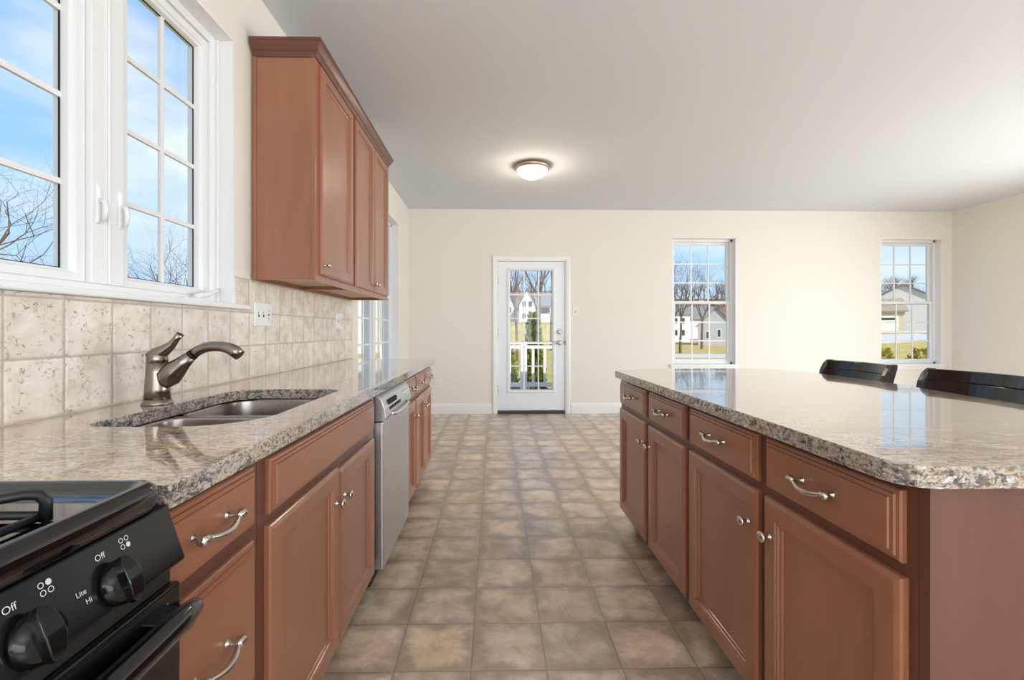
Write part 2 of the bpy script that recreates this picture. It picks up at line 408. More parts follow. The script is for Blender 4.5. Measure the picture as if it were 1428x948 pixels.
KW = (0.895, 2.075, 1.255, 2.445)         # kitchen window opening (y0,y1,z0,z1)
TW = (3.93, 5.61, 0.655, 2.45)          # twin window in the left wall
W2 = (2.456, 3.357, 0.655, 2.428)
W3 = (5.388, 6.262, 0.655, 2.428)
DR = (0.03, 0.995, 0.0, 2.11)
RW = (1.0, 4.4, 0.35, 2.45)
BW = (-1.0, 5.0, 0.35, 2.45)
wall('wall_left', lambda u, z, d: (XL - d, u, z), YF - T, YB + T, [KW, TW], 'cream painted wall with the kitchen window above the sink')
wall('wall_back', lambda u, z, d: (u, YB + d, z), XL, XR, [DR, W2, W3], 'cream painted far wall with the glazed door and two windows')
wall('wall_right', lambda u, z, d: (XR + d, u, z), YF - T, YB + T, [RW], 'cream painted wall at the right end of the room')
wall('wall_front', lambda u, z, d: (u, YF - d, z), XL, XR, [BW], 'cream painted wall behind the photographer with an added window opening')
struct(MB().box(XL - T, XR + T, YF - T, YB + T, -0.12, 0).build('floor', M['floor']), 'tan and brown stone look tile floor', 'floor')
struct(MB().box(XL - T, XR + T, YF - T, YB + T, H, H + 0.2).build('ceiling', M['ceiling']), 'plain pale grey white ceiling', 'ceiling')

def baseboard(name, fn, u0, u1, label):
    prof = [(0, 0), (0.016, 0), (0.016, 0.105), (0.012, 0.118), (0.011, 0.128), (0.006, 0.14), (0, 0.145)]
    o = MB().extrude(prof, lambda p, q, t: fn(t, p, q), u0, u1).build(name, M['white'])
    struct(o, label, 'baseboard')
baseboard('baseboard_back', lambda t, p, q: (t, YB - p, q), XL, -0.03, 'white baseboard on the far wall left of the door')
baseboard('baseboard_back', lambda t, p, q: (t, YB - p, q), 1.055, XR, 'white baseboard on the far wall right of the door')
baseboard('baseboard_right', lambda t, p, q: (XR - p, t, q), YF, YB - 0.02, 'white baseboard along the right wall')
baseboard('baseboard_left', lambda t, p, q: (XL + p, t, q), 3.78, YB - 0.02, 'white baseboard beyond the left cabinets')

# ---------------------------------------------------------------- double-hung windows
def dh_window(name, fn, u0, u1, z0, z1, label, cols=3, rows=3, units=1, depth=0.085):
    """fn(u, d, z): d = distance into the wall from the room face"""
    root = empty(name, fn((u0 + u1) / 2, 0, z0), label, 'window', None, 'structure')
    B = lambda mb, a, b, d0, d1, c, e: mb.box(*[v for pair in zip(fn(a, d0, c), fn(b, d1, e)) for v in pair])
    j = MB(); t = 0.012
    B(j, u0, u0 + t, 0.0, T, z0, z1); B(j, u1 - t, u1, 0.0, T, z0, z1); B(j, u0, u1, 0.0, T, z1 - t, z1); B(j, u0, u1, 0.0, T, z0, z0 + t)
    j.build('jamb', M['white'], root)
    s = MB(); B(s, u0 - 0.03, u1 + 0.03, -0.03, 0.06, z0 - 0.012, z0 + 0.018); B(s, u0 - 0.015, u1 + 0.015, -0.014, -0.001, z0 - 0.06, z0 - 0.012)
    s.build('window_sill', M['white'], root, bevel=0.004)
    fr = MB(); w = 0.035
    a0, a1 = u0 + t, u1 - t; c0, c1 = z0 + 0.018, z1 - t
    B(fr, a0, a0 + w, depth, depth + 0.09, c0, c1); B(fr, a1 - w, a1, depth, depth + 0.09, c0, c1)
    B(fr, a0, a1, depth, depth + 0.09, c1 - w, c1); B(fr, a0, a1, depth, depth + 0.09, c0, c0 + w * 0.8)
    span = (a1 - a0 - 2 * w - (units - 1) * 0.09) / units
    segs = []
    for k in range(units):
        s0 = a0 + w + k * (span + 0.09); segs.append((s0, s0 + span))
        if k: B(fr, s0 - 0.09, s0, depth - 0.01, depth + 0.09, c0, c1)
    fr.build('window_frame', M['vinyl'], root, bevel=0.003)
    mid = (z0 + z1) / 2 - 0.01
    for (s0, s1) in segs:
        for (q0, q1, dd, nm) in ((mid - 0.02, c1 - w, depth + 0.045, 'upper_sash'), (c0 + w * 0.8, mid + 0.02, depth + 0.012, 'lower_sash')):
            r = 0.036
            sm = MB()
            B(sm, s0, s0 + r, dd, dd + 0.03, q0, q1); B(sm, s1 - r, s1, dd, dd + 0.03, q0, q1)
            B(sm, s0 + r, s1 - r, dd, dd + 0.03, q1 - r, q1); B(sm, s0 + r, s1 - r, dd, dd + 0.03, q0, q0 + r)
            sash = sm.build(nm, M['vinyl'], root, bevel=0.003)
            mt = MB(); g0, g1, h0, h1 = s0 + r, s1 - r, q0 + r, q1 - r
            for i in range(1, cols):
                x = g0 + (g1 - g0) * i / cols; B(mt, x - 0.009, x + 0.009, dd + 0.011, dd + 0.021, h0, h1)
            for i in range(1, rows):
                z = h0 + (h1 - h0) * i / rows; B(mt, g0, g1, dd + 0.0105, dd + 0.0205, z - 0.009, z + 0.009)
            mt.build('muntin', M['vinyl'], sash)
            gl = MB(); B(gl, g0 - 0.004, g1 + 0.004, dd + 0.0145, dd + 0.0165, h0 - 0.004, h1 + 0.004); gl.build('pane', M['glass'], sash)
        lk = MB(); mu = (s0 + s1) / 2; B(lk, mu - 0.03, mu + 0.03, depth - 0.004, depth + 0.022, mid + 0.02, mid + 0.032); lk.build('sash_lock', M['vinyl'], root, bevel=0.003)
    return root
dh_window('window_2', lambda u, d, z: (XL - d, u, z), *TW, 'white twin sash window in the left wall beyond the cabinets', 3, 3, 2)
dh_window('window_3', lambda u, d, z: (u, YB + d, z), *W2, 'white sash window in the far wall nearest the door')
dh_window('window_4', lambda u, d, z: (u, YB + d, z), *W3, 'white sash window in the far wall beside the right corner')
dh_window('added_window_right', lambda u, d, z: (XR + d, u, z), *RW, 'wide unseen window added in the right wall to admit fill light', 3, 3, 3)  # added out of view as an opening for the right fill lamp
dh_window('added_window_behind', lambda u, d, z: (u, YF - d, z), *BW, 'wide unseen window group added behind the photographer to admit fill light', 3, 3, 5)  # unseen too, put in so the rear fill lamp has an opening

# ---------------------------------------------------------------- kitchen casement window
def kitchen_window():
    y0, y1, z0, z1 = KW
    root = empty('window_1', (XL, (y0 + y1) / 2, z0), 'white double casement window above the sink', 'window', None, 'structure')
    t = 0.010; j = MB()
    j.box(XL - T, XL + 0.001, y0, y0 + t, z0, z1).box(XL - T, XL + 0.001, y1 - t, y1, z0, z1).box(XL - T, XL + 0.001, y0 + t, y1 - t, z1 - t, z1)
    j.build('jamb', M['white'], root)
    s = MB(); s.box(XL - 0.075, XL + 0.03, y0 - 0.09, y1 + 0.085, z0 - 0.02, z0 + 0.002); s.build('window_sill', M['white'], root, bevel=0.006, seg=3)
    fx = XL - 0.07                      # room face of the frame
    fr = MB(); w = 0.045
    a0, a1, c0, c1 = y0 + t, y1 - t, z0 + 0.002, z1 - t
    fr.box(fx - 0.09, fx, a0, a0 + w, c0, c1).box(fx - 0.09, fx, a1 - w, a1, c0, c1).box(fx - 0.09, fx, a0 + w, a1 - w, c1 - w * 0.8, c1).box(fx - 0.09, fx, a0 + w, a1 - w, c0, c0 + 0.028)
    ym = (y0 + y1) / 2
    fr.box(fx - 0.09, fx + 0.004, ym - 0.062, ym + 0.062, c0 + 0.028, c1 - w * 0.8)
    fr.box(fx, fx + 0.012, a1 - 0.012, a1, c0, c1)
    fr.box(fx + 0.004, fx + 0.010, ym - 0.004, ym + 0.004, c0 + 0.028, c1 - w * 0.8)
    fr.build('window_frame', M['vinyl'], root, bevel=0.004)
    for (s0, s1) in ((a0 + w, ym - 0.062), (ym + 0.062, a1 - w)):
        q0, q1 = c0 + 0.028, c1 - w * 0.8
        sm = MB(); sx = fx - 0.012; r = 0.052
        def loop(i, d): return (s0 + i, s1 - i, q0 + i * 0.75, q1 - i, d)
        # sash as stepped ring
        fnp = lambda u, v, d: (sx + d, u, v)
        lp = [loop(0.002, -0.05), loop(0.002, 0.0), loop(0.034, 0.0), loop(0.037, -0.006), loop(0.047, -0.010), loop(r, -0.028), loop(r, -0.05)]
        vs = []
        for (u0_, u1_, v0_, v1_, d_) in lp: vs += [fnp(u0_, v0_, d_), fnp(u1_, v0_, d_), fnp(u1_, v1_, d_), fnp(u0_, v1_, d_)]
        fs = [(i * 4 + k, i * 4 + (k + 1) % 4, ((i + 1) % 7) * 4 + (k + 1) % 4, ((i + 1) % 7) * 4 + k) for i in range(7) for k in range(4)]
        sm.add(vs, fs); sash = sm.build('casement_sash', M['vinyl'], root, bevel=0.0015)
        g0, g1, h0, h1 = s0 + r, s1 - r, q0 + r * 0.75, q1 - r
        mt = MB(); x0, x1 = sx - 0.040, sx - 0.026
        m_ = (g0 + g1) / 2; mt.box(x0, x1, m_ - 0.009, m_ + 0.009, h0, h1)
        for i in range(1, 4):
            z = h0 + (h1 - h0) * i / 4; mt.box(x0 + 0.0005, x1 - 0.0005, g0, g1, z - 0.009, z + 0.009)
        mt.build('muntin', M['vinyl'], sash, bevel=0.002)
        gk = MB(); q_ = 0.004
        for (a_, b_, c_, d_) in ((g0, g0 + q_, h0, h1), (g1 - q_, g1, h0, h1), (g0 + q_, g1 - q_, h1 - q_, h1), (g0 + q_, g1 - q_, h0, h0 + q_ * 0.5)): gk.box(sx - 0.0318, sx - 0.0285, a_, b_, c_, d_)
        gk.build('gasket', M['dark_slot'], sash)
        MB().box(sx - 0.034, sx - 0.032, g0 - 0.003, g1 + 0.003, h0 - 0.003, h1 + 0.003).build('pane', M['glass'], sash)
        # latch on the frame near the mullion
        yl = ym - 0.040 if s0 < ym - 0.1 else ym + 0.044
        lm = MB(); lx = fx + 0.004
        lm.add([(lx, yl - 0.011, 1.47), (lx, yl + 0.011, 1.47), (lx, yl + 0.011, 1.60), (lx, yl - 0.011, 1.60), (lx + 0.010, yl - 0.006, 1.48), (lx + 0.010, yl + 0.006, 1.48), (lx + 0.010, yl + 0.006, 1.585), (lx + 0.010, yl - 0.006, 1.585)],
               [(0, 1, 2, 3), (4, 5, 6, 7), (0, 1, 5, 4), (1, 2, 6, 5), (2, 3, 7, 6), (3, 0, 4, 7)])
        lt = lm.build('sash_latch', M['vinyl'], root, bevel=0.003)
        MB().tube([(lx + 0.008, yl, 1.545), (lx + 0.022, yl, 1.54), (lx + 0.026, yl, 1.515), (lx + 0.020, yl, 1.48)], [0.007, 0.008, 0.008, 0.006], 10).build('latch_lever', M['vinyl'], lt)
    # folding crank at the far lower corner
    ck = MB(); ck.box(fx, fx + 0.040, 1.80, 1.93, c0, c0 + 0.014); cr_ = ck.build('crank_base', M['vinyl'], root, bevel=0.005)
    MB().tube([(fx + 0.022, 1.88, c0 + 0.016), (fx + 0.028, 1.90, c0 + 0.026), (fx + 0.036, 1.945, c0 + 0.034), (fx + 0.040, 1.985, c0 + 0.050), (fx + 0.042, 2.01, c0 + 0.055)], [0.012, 0.012, 0.009, 0.009, 0.010], 10).build('crank_handle', M['vinyl'], cr_)
kitchen_window()

# ---------------------------------------------------------------- far door
def door():
    root = empty('door_1', (0.5, YB, 0), 'white glazed exterior door in the far wall', 'door', None, 'structure')
    c = MB(); x0, x1, zt = DR[0], DR[1], DR[3]
    prof = [(0, 0), (0.058, 0), (0.058, 0.012), (0.045, 0.018), (0.012, 0.014), (0.006, 0.010), (0, 0.010)]
    c.extrude(prof, lambda p, q, t: (x0 - p + 0.008, YB - q, t), 0, zt + 0.05)
    c.extrude(prof, lambda p, q, t: (x1 + p - 0.008, YB - q, t), 0, zt + 0.05)
    c.extrude(prof, lambda p, q, t: (t, YB - q, zt - 0.008 + p), x0 - 0.05, x1 + 0.05)
    c.build('casing', M['white'], root)
    j = MB(); j.box(x0, x0 + 0.018, YB - 0.002, YB + T, 0, zt).box(x1 - 0.018, x1, YB - 0.002, YB + T, 0, zt).box(x0 + 0.018, x1 - 0.018, YB - 0.002, YB + T, zt - 0.018, zt)
    j.build('jamb', M['white'], root)
    th = MB(); th.box(x0 + 0.018, x1 - 0.018, YB - 0.01, YB + T, 0.0, 0.032); th.build('threshold', M['threshold'], root, bevel=0.004)
    p0, p1, q0, q1 = x0 + 0.021, x1 - 0.021, 0.045, zt - 0.022
    g0, g1, h0, h1 = 0.216, 0.808, 0.32, 1.964
    yf = YB + 0.012
    pm = MB()
    pm.box(p0, g0, yf, yf + 0.044, q0, q1).box(g1, p1, yf, yf + 0.044, q0, q1).box(g0, g1, yf, yf + 0.044, q0, h0).box(g0, g1, yf, yf + 0.044, h1, q1)
    pan = pm.build('door_panel', M['door'], root)
    fm = MB(); vs = []
    lp = [(-0.038, 0.0), (-0.036, -0.008), (-0.020, -0.013), (-0.004, -0.010), (0.004, 0.004), (0.004, 0.036)]
    for i, d in lp: vs += [(g0 + i, yf + d, h0 + i), (g1 - i, yf + d, h0 + i), (g1 - i, yf + d, h1 - i), (g0 + i, yf + d, h1 - i)]
    fs = [(i * 4 + k, i * 4 + (k + 1) % 4, (i + 1) * 4 + (k + 1) % 4, (i + 1) * 4 + k) for i in range(len(lp) - 1) for k in range(4)]
    fm.add(vs, fs); fm.build('lite_frame', M['door'], pan)
    mt = MB()
    for i in range(1, 3):
        x = g0 + (g1 - g0) * i / 3; mt.box(x - 0.009, x + 0.009, yf + 0.012, yf + 0.030, h0, h1)
    for i in range(1, 5):
        z = h0 + (h1 - h0) * i / 5; mt.box(g0, g1, yf + 0.0125, yf + 0.0295, z - 0.009, z + 0.009)
    mt.build('muntin', M['door'], pan)
    MB().box(g0, g1, yf + 0.020, yf + 0.023, h0, h1).build('pane', M['glass'], pan)
    kx = 0.898
    MB().lathe((kx, yf, 0.972), (0, -1, 0), [(0.032, 0), (0.032, 0.006), (0.014, 0.010), (0.012, 0.028), (0.024, 0.036), (0.030, 0.050), (0.026, 0.062), (0.012, 0.067), (0, 0.067)]).build('door_knob', M['nickel'], pan)
    MB().lathe((kx, yf, 1.118), (0, -1, 0), [(0.030, 0), (0.030, 0.010), (0.022, 0.018), (0.021, 0.024), (0, 0.024)]).box(kx - 0.004, kx + 0.004, yf - 0.036, yf - 0.022, 1.105, 1.131).build('deadbolt', M['nickel'], pan)
    MB().box(x1 - 0.026, x1 - 0.016, YB - 0.006, YB + 0.006, 0.945, 1.0).build('strike_plate', M['threshold'], root)
    for z in (0.33, 1.12, 1.83):
        MB().box(p0 - 0.004, p0 + 0.004, yf - 0.008, yf + 0.004, z - 0.05, z + 0.05).tube([(p0 - 0.001, yf - 0.008, z - 0.052), (p0 - 0.001, yf - 0.008, z + 0.052)], 0.006, 8).build('hinge', M['nickel'], root)
door()

# ================================================================ cabinets
RAILZ = [(0.0, 0.0), (0.0, 0.010), (0.003, 0.014), (0.009, 0.018), (0.013, 0.019)]
def door_loops(u0, u1, v0, v1, fr=0.052):
    p = [(0, 0), (0, 0.011), (0.003, 0.015), (0.009, 0.018), (0.012, 0.019), (fr, 0.019), (fr + 0.0015, 0.0145), (fr + 0.006, 0.0150), (fr + 0.008, 0.0105), (fr + 0.015, 0.0085), (fr + 0.0165, 0.0050)]
    return [(u0 + i, u1 - i, v0 + i, v1 - i, d) for i, d in p]
def drawer_loops(u0, u1, v0, v1):
    p = [(0, 0), (0, 0.008), (0.003, 0.0115), (0.0095, 0.0125), (0.0105, 0.0165), (0.018, 0.0170), (0.0195, 0.0205), (0.022, 0.0205)]
    return [(u0 + i, u1 - i, v0 + i, v1 - i, d) for i, d in p]
def face_fn(X, sgn): return lambda u, v, d: (X + sgn * d, u, v)
def knob(parent, X, sgn, y, z):
    MB().lathe((X + sgn * 0.019, y, z), (sgn, 0, 0), [(0.0085, 0), (0.0085, 0.002), (0.0055, 0.004), (0.005, 0.013), (0.008, 0.017), (0.0145, 0.021), (0.0155, 0.025), (0.012, 0.029), (0.005, 0.031), (0, 0.031)], 20).build('knob', M['nickel'], parent)
def pull(parent, X, sgn, yc, z, span=0.096):
    x0 = X + sgn * 0.019; mb = MB()
    for s in (-1, 1):
        mb.lathe((x0, yc + s * span / 2, z), (sgn, 0, 0), [(0.0085, 0), (0.008, 0.002), (0.0055, 0.005), (0.0055, 0.016), (0.007, 0.021), (0.0075, 0.026), (0.004, 0.029), (0, 0.0295)], 14)
        mb.lathe((x0 + sgn * 0.0235, yc + s * (span / 2 - 0.004), z), (0, s, 0), [(0.006, 0), (0.0085, 0.003), (0.0085, 0.010), (0.010, 0.014), (0.008, 0.020), (0, 0.022)], 12)
    pts, rr = [], []
    for i in range(13):
        t = -1 + 2 * i / 12
        pts.append((x0 + sgn * (0.0235 + 0.009 * (1 - t * t)), yc + t * (span / 2 - 0.002), z - 0.010 * (1 - t * t) ** 1.0))
        rr.append(0.0045 + 0.003 * (1 - t * t))
    mb.tube(pts, rr, 10); mb.build('pull_handle', M['nickel'], parent)
def cab_door(parent, X, sgn, y0, y1, z0, z1, kn=None, pulls=False):
    d = MB().rings(face_fn(X, sgn), door_loops(y0, y1, z0, z1)).build('door', M['wood'], parent)
    if kn: knob(d, X, sgn, *kn)
    return d
def cab_drawer(parent, X, sgn, y0, y1, z0, z1, handle=True, hy=None):
    d = MB().rings(face_fn(X, sgn), drawer_loops(y0, y1, z0, z1)).build('drawer', M['wood_h'], parent)
    if handle: pull(d, X, sgn, hy or (y0 + y1) / 2, (z0 + z1) / 2 + 0.003)
    return d
ZT = 0.872           # top of the cabinet boxes
def base_body(root, xw, xf, sgn, y0, y1, fronts=None):
    """xw wall side, xf front plane of the face frame"""
    MB().box(xw, xf - sgn * 0.02, y0 + 0.0005, y1 - 0.0005, 0.10, ZT).build('body', M['wood_end'], root)
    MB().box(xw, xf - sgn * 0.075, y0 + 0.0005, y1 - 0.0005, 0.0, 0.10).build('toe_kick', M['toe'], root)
    MB().box(xf - sgn * 0.02, xf, y0 + 0.0005, y1 - 0.0005, 0.10, ZT).build('face_frame', M['wood_shade'], root)

LX = -0.525          # left run: frame plane (door faces at -0.506)
KX = -0.524
# drawer cabinet beside the range
r = empty('base_cabinet', (-0.83, 0.85, 0), 'cherry three drawer base cabinet between the black range and the sink cabinet', 'cabinet')
base_body(r, XL + 0.012, LX, 1, 0.686, 1.016)
cab_drawer(r, LX, 1, 0.700, 0.988, 0.722, 0.850, True, 0.824); cab_drawer(r, LX, 1, 0.700, 0.988, 0.395, 0.690, True, 0.824); cab_drawer(r, LX, 1, 0.700, 0.988, 0.107, 0.368, True, 0.824)
# sink cabinet
r = empty('sink_cabinet', (-0.83, 1.5, 0), 'cherry sink base cabinet with false drawer front and two doors under the sink', 'cabinet')
mbb = MB(); mbb.box(XL + 0.012, LX - 0.02, 1.017, 1.035, 0.10, ZT).box(XL + 0.012, LX - 0.02, 1.972, 1.990, 0.10, ZT).box(XL + 0.012, LX - 0.02, 1.035, 1.972, 0.10, 0.118).box(XL + 0.012, XL + 0.018, 1.035, 1.972, 0.118, ZT)
mbb.build('body', M['wood_end'], r)
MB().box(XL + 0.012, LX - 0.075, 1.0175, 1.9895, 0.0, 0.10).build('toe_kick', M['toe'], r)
MB().box(LX - 0.02, LX, 1.0175, 1.9895, 0.10, ZT).build('face_frame', M['wood_shade'], r)
f_ = MB().rings(face_fn(LX, 1), drawer_loops(1.055, 1.945, 0.716, 0.845)).build('false_front', M['wood_h'], r)
cab_door(r, LX, 1, 1.050, 1.505, 0.105, 0.692, (1.468, 0.585)); cab_door(r, LX, 1, 1.510, 1.950, 0.105, 0.680, (1.548, 0.585))
# end cabinets past the dishwasher
r = empty('base_cabinet', (-0.83, 2.81, 0), 'cherry one door base cabinet directly beyond the dishwasher', 'cabinet')
base_body(r, XL + 0.012, LX, 1, 2.630, 2.968)
cab_drawer(r, LX, 1, 2.640, 2.948, 0.720, 0.848); cab_door(r, LX, 1, 2.640, 2.950, 0.107, 0.690, (2.915, 0.595))
r = empty('base_cabinet', (-0.83, 3.34, 0), 'cherry two door base cabinet at the far end of the left counter', 'cabinet')
base_body(r, XL + 0.012, LX, 1, 2.969, 3.705)
cab_drawer(r, LX, 1, 2.985, 3.318, 0.720, 0.848); cab_drawer(r, LX, 1, 3.352, 3.690, 0.720, 0.848)
cab_door(r, LX, 1, 2.985, 3.333, 0.107, 0.690, (3.300, 0.595)); cab_door(r, LX, 1, 3.340, 3.690, 0.107, 0.690, (3.373, 0.595))

# dishwasher
r = empty('dishwasher', (-0.83, 2.31, 0), 'stainless steel dishwasher between the sink cabinet and end cabinets', 'dishwasher')
MB().box(XL + 0.05, -0.54, 1.996, 2.624, 0.02, 0.868).build('body', M['dark_slot'], r)
MB().box(-0.545, -0.488, 2.012, 2.618, 0.085, 0.735).build('door', M['steel'], r, bevel=0.006, seg=3)
prof = [(-0.54, 0.738), (-0.486, 0.738), (-0.476, 0.755), (-0.480, 0.79), (-0.496, 0.835), (-0.515, 0.855), (-0.54, 0.858)]
pn = MB().extrude(prof, lambda p, q, t: (p, t, q), 2.012, 2.618).build('control_panel', M['steel'], r, bevel=0.002)
v = MB()
for i in range(9):
    y = 2.10 + i * 0.028
    v.box(-0.492, -0.478, y, y + 0.012, 0.80, 0.822) if i < 6 else None
    v.box(-0.488, -0.4765, y, y + 0.012, 0.775, 0.79)
v.build('vent', M['dark_slot'], pn)
b = MB()
for i in range(7): b.box(-0.496, -0.480, 2.40 + i * 0.026, 2.416 + i * 0.026, 0.806, 0.818)
b.build('button', M['white'], pn)
MB().tube([(-0.478, 2.12, 0.757), (-0.462, 2.14, 0.752), (-0.458, 2.30, 0.748), (-0.462, 2.47, 0.752), (-0.478, 2.49, 0.757)], [0.008, 0.009, 0.010, 0.009, 0.008], 10).build('handle', M['steel'], pn)
MB().box(-0.60, -0.56, 2.012, 2.618, 0.0, 0.085).build('kick_plate', M['dark_slot'], r)

# island cabinets: faces toward -x
IX = 0.750
def island_cab(y0, y1, cells, label, yc):
    r = empty('island_cabinet', (1.05, yc, 0), label, 'cabinet')
    base_body(r, 1.35, IX, -1, y0, y1)
    for (a, b, kside) in cells:
        cab_drawer(r, IX, -1, a, b, 0.715, 0.848)
        cab_door(r, IX, -1, a - 0.004, b + 0.004, 0.107, 0.690, (b - 0.030 if kside > 0 else a + 0.030, 0.592))
    return r
island_cab(1.745, 2.665, [(2.198, 2.640, -1), (1.746 + 0.002, 2.152, 1)], 'cherry island cabinet with two doors nearest the far door', 2.2)
ir = island_cab(0.790, 1.744, [(1.263, 1.700, -1), (0.812, 1.222, 1)], 'cherry island cabinet with two doors closest to the camera', 1.27)
# near finished end of the island, with its corner stile
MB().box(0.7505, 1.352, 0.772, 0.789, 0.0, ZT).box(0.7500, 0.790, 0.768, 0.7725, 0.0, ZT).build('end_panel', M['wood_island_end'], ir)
# back of island
MB().box(1.352, 1.368, 0.772, 2.665, 0.0, ZT).build('back_panel', M['wood_end'], ir)

# ================================================================ countertops
def slab(name, outer, hole, z0, z1, label, jitter=0.0, steps=0.02, parent=None):
    def dens(poly):
        out = []
        for i, p in enumerate(poly):
            q = poly[(i + 1) % len(poly)]; L = hypot(q[0] - p[0], q[1] - p[1]); n = max(1, int(L / steps)) if jitter else 1
            for k in range(n): out.append((p[0] + (q[0] - p[0]) * k / n, p[1] + (q[1] - p[1]) * k / n))
        return out
    outer = dens(outer)
    bm = bmesh.new()
    loops = [outer] + ([hole] if hole else [])
    vl = [[bm.verts.new((x, y, z1)) for x, y in lp] for lp in loops]
    es = []
    for lp in vl:
        for i in range(len(lp)): es.append(bm.edges.new((lp[i], lp[(i + 1) % len(lp)])))
    res = bmesh.ops.triangle_fill(bm, use_beauty=True, use_dissolve=False, edges=es)
    top = [f for f in bm.faces]
    low = {}
    for lp in vl:
        for vtx in lp: low[vtx] = bm.verts.new((vtx.co.x, vtx.co.y, z0))
    for f in top: bm.faces.new([low[vtx] for vtx in reversed(f.verts)])
    rnd = random.Random(5)
    for li, lp in enumerate(vl):
        n = len(lp)
        if jitter and li == 0:
            cx_ = sum(v_.co.x for v_ in lp) / n; cy_ = sum(v_.co.y for v_ in lp) / n
            rows = [lp]
            for k, fz in enumerate((0.12, 0.4, 0.7, 0.92)):
                row = []
                for v_ in lp:
                    d = Vector((v_.co.x - cx_, v_.co.y - cy_, 0)).normalized() * (rnd.uniform(-1, 1) * jitter + (0.0025 if 0.1 < fz < 0.9 else 0.0))
                    row.append(bm.verts.new((v_.co.x + d.x, v_.co.y + d.y, z1 + (z0 - z1) * fz + rnd.uniform(-1, 1) * 0.0012)))
                rows.append(row)
            rows.append([low[v_] for v_ in lp])
            for a, b in zip(rows, rows[1:]):
                for i in range(n):
                    f = bm.faces.new((a[i], a[(i + 1) % n], b[(i + 1) % n], b[i])); f.material_index = 1
        else:
            for i in range(n):
                f = bm.faces.new((lp[i], lp[(i + 1) % n], low[lp[(i + 1) % n]], low[lp[i]])); f.material_index = 1
    bmesh.ops.recalc_face_normals(bm, faces=bm.faces)
    me = bpy.data.meshes.new(name); bm.to_mesh(me); bm.free()
    me.materials.append(M['granite']); me.materials.append(M['granite_edge'])
    o = bpy.data.objects.new(name, me); COL.objects.link(o)
    if not jitter:
        md = o.modifiers.new('bevel', 'BEVEL'); md.width = 0.003; md.segments = 2; md.limit_method = 'ANGLE'; md.angle_limit = radians(60)
    return tag(o, label, 'countertop')
def rrect(x0, x1, y0, y1, rs, n=8):
    """corner radii rs for (x0,y0),(x1,y0),(x1,y1),(x0,y1)"""
    out = []
    for (cx_, cy_, a0, r_) in ((x0 + rs[0], y0 + rs[0], pi, rs[0]), (x1 - rs[1], y0 + rs[1], 1.5 * pi, rs[1]), (x1 - rs[2], y1 - rs[2], 0, rs[2]), (x0 + rs[3], y1 - rs[3], 0.5 * pi, rs[3])):
        for i in range(n + 1):
            a = a0 + (pi / 2) * i / n; out.append((cx_ + r_ * cos(a), cy_ + r_ * sin(a)))
    return out
SINK = (-0.995, -0.592, 1.100, 1.790)
hole = rrect(*SINK, (0.07, 0.17, 0.06, 0.10))
ZC0, ZC1 = ZT + 0.0005, 0.910
slab('countertop', [(XL + 0.001, 0.684), (-0.479, 0.684), (-0.479, 3.735), (XL + 0.001, 3.735)], hole, ZC0, ZC1, 'beige granite countertop along the left wall holding the sink')
isl = [(0.69, 2.575), (0.70, 2.603), (0.74, 2.614), (1.02, 2.70), (1.35, 2.732), (1.56, 2.715), (1.66, 2.65), (1.715, 2.50), (1.735, 2.30), (1.74, 2.10), (1.725, 1.92), (1.69, 1.74), (1.65, 1.50), (1.615, 1.25), (1.59, 1.0), (1.58, 0.82), (1.55, 0.765), (1.50, 0.750), (0.80, 0.748)]
isl += [(0.75 + 0.06 * cos(a), 0.808 + 0.06 * sin(a)) for a in [1.5 * pi - (pi / 2) * k / 8 for k in range(9)]]
slab('island_countertop', isl, None, ZC0, ZC1, 'beige granite island countertop with rough dark chiselled edge', jitter=0.0022, steps=0.012)

# ---------------------------------------------------------------- sink
def sink():
    r = empty('double_bowl_sink', (-0.79, 1.45, 0.66), 'stainless undermount double bowl sink set in the left counter', 'sink')
    x0, x1, y0, y1 = SINK
    def bowl(a, b, ra, rb):
        mb = MB(); ns = 8
        lp0 = rrect(x0 - 0.004, x1 + 0.004, a, b, (ra, ra + 0.09 if a < 1.3 else 0.04, rb, rb), ns)
        cx_, cy_ = (x0 + x1) / 2, (a + b) / 2
        rows = []
        for (sc, z) in ((1.0, 0.871), (0.99, 0.862), (0.975, 0.80), (0.955, 0.72), (0.90, 0.695), (0.75, 0.688), (0.12, 0.683)):
            rows.append([(cx_ + (p - cx_) * sc, cy_ + (q - cy_) * sc, z) for p, q in lp0])
        n = len(lp0); vs = [p for row in rows for p in row]
        fs = [(i * n + j, i * n + (j + 1) % n, (i + 1) * n + (j + 1) % n, (i + 1) * n + j) for i in range(len(rows) - 1) for j in range(n)]
        mb.add(vs, fs, True); mb.add(rows[-1], [tuple(range(n))])
        o = mb.build('bowl', M['sink'], r)
        md = o.modifiers.new('solid', 'SOLIDIFY'); md.thickness = 0.0015; md.offset = 1
        MB().lathe((cx_, cy_, 0.684), (0, 0, 1), [(0.045, 0), (0.045, 0.003), (0.032, 0.004), (0.028, 0.001), (0, 0.001)], 24).build('drain', M['nickel'], o)
    bowl(1.100, 1.428, 0.07, 0.05); bowl(1.452, 1.790, 0.05, 0.07)
    dv = MB(); pr = []
    for k in range(9):
        a = pi * k / 8; pr.append((1.44 - 0.0125 * cos(a), 0.862 + 0.009 * sin(a)))
    pr += [(1.4525, 0.80), (1.4275, 0.80)]
    dv.extrude(pr, lambda p, q, t: (t, p, q), x0 + 0.0, x1 - 0.0, smooth=False).build('divider', M['sink'], r)
sink()

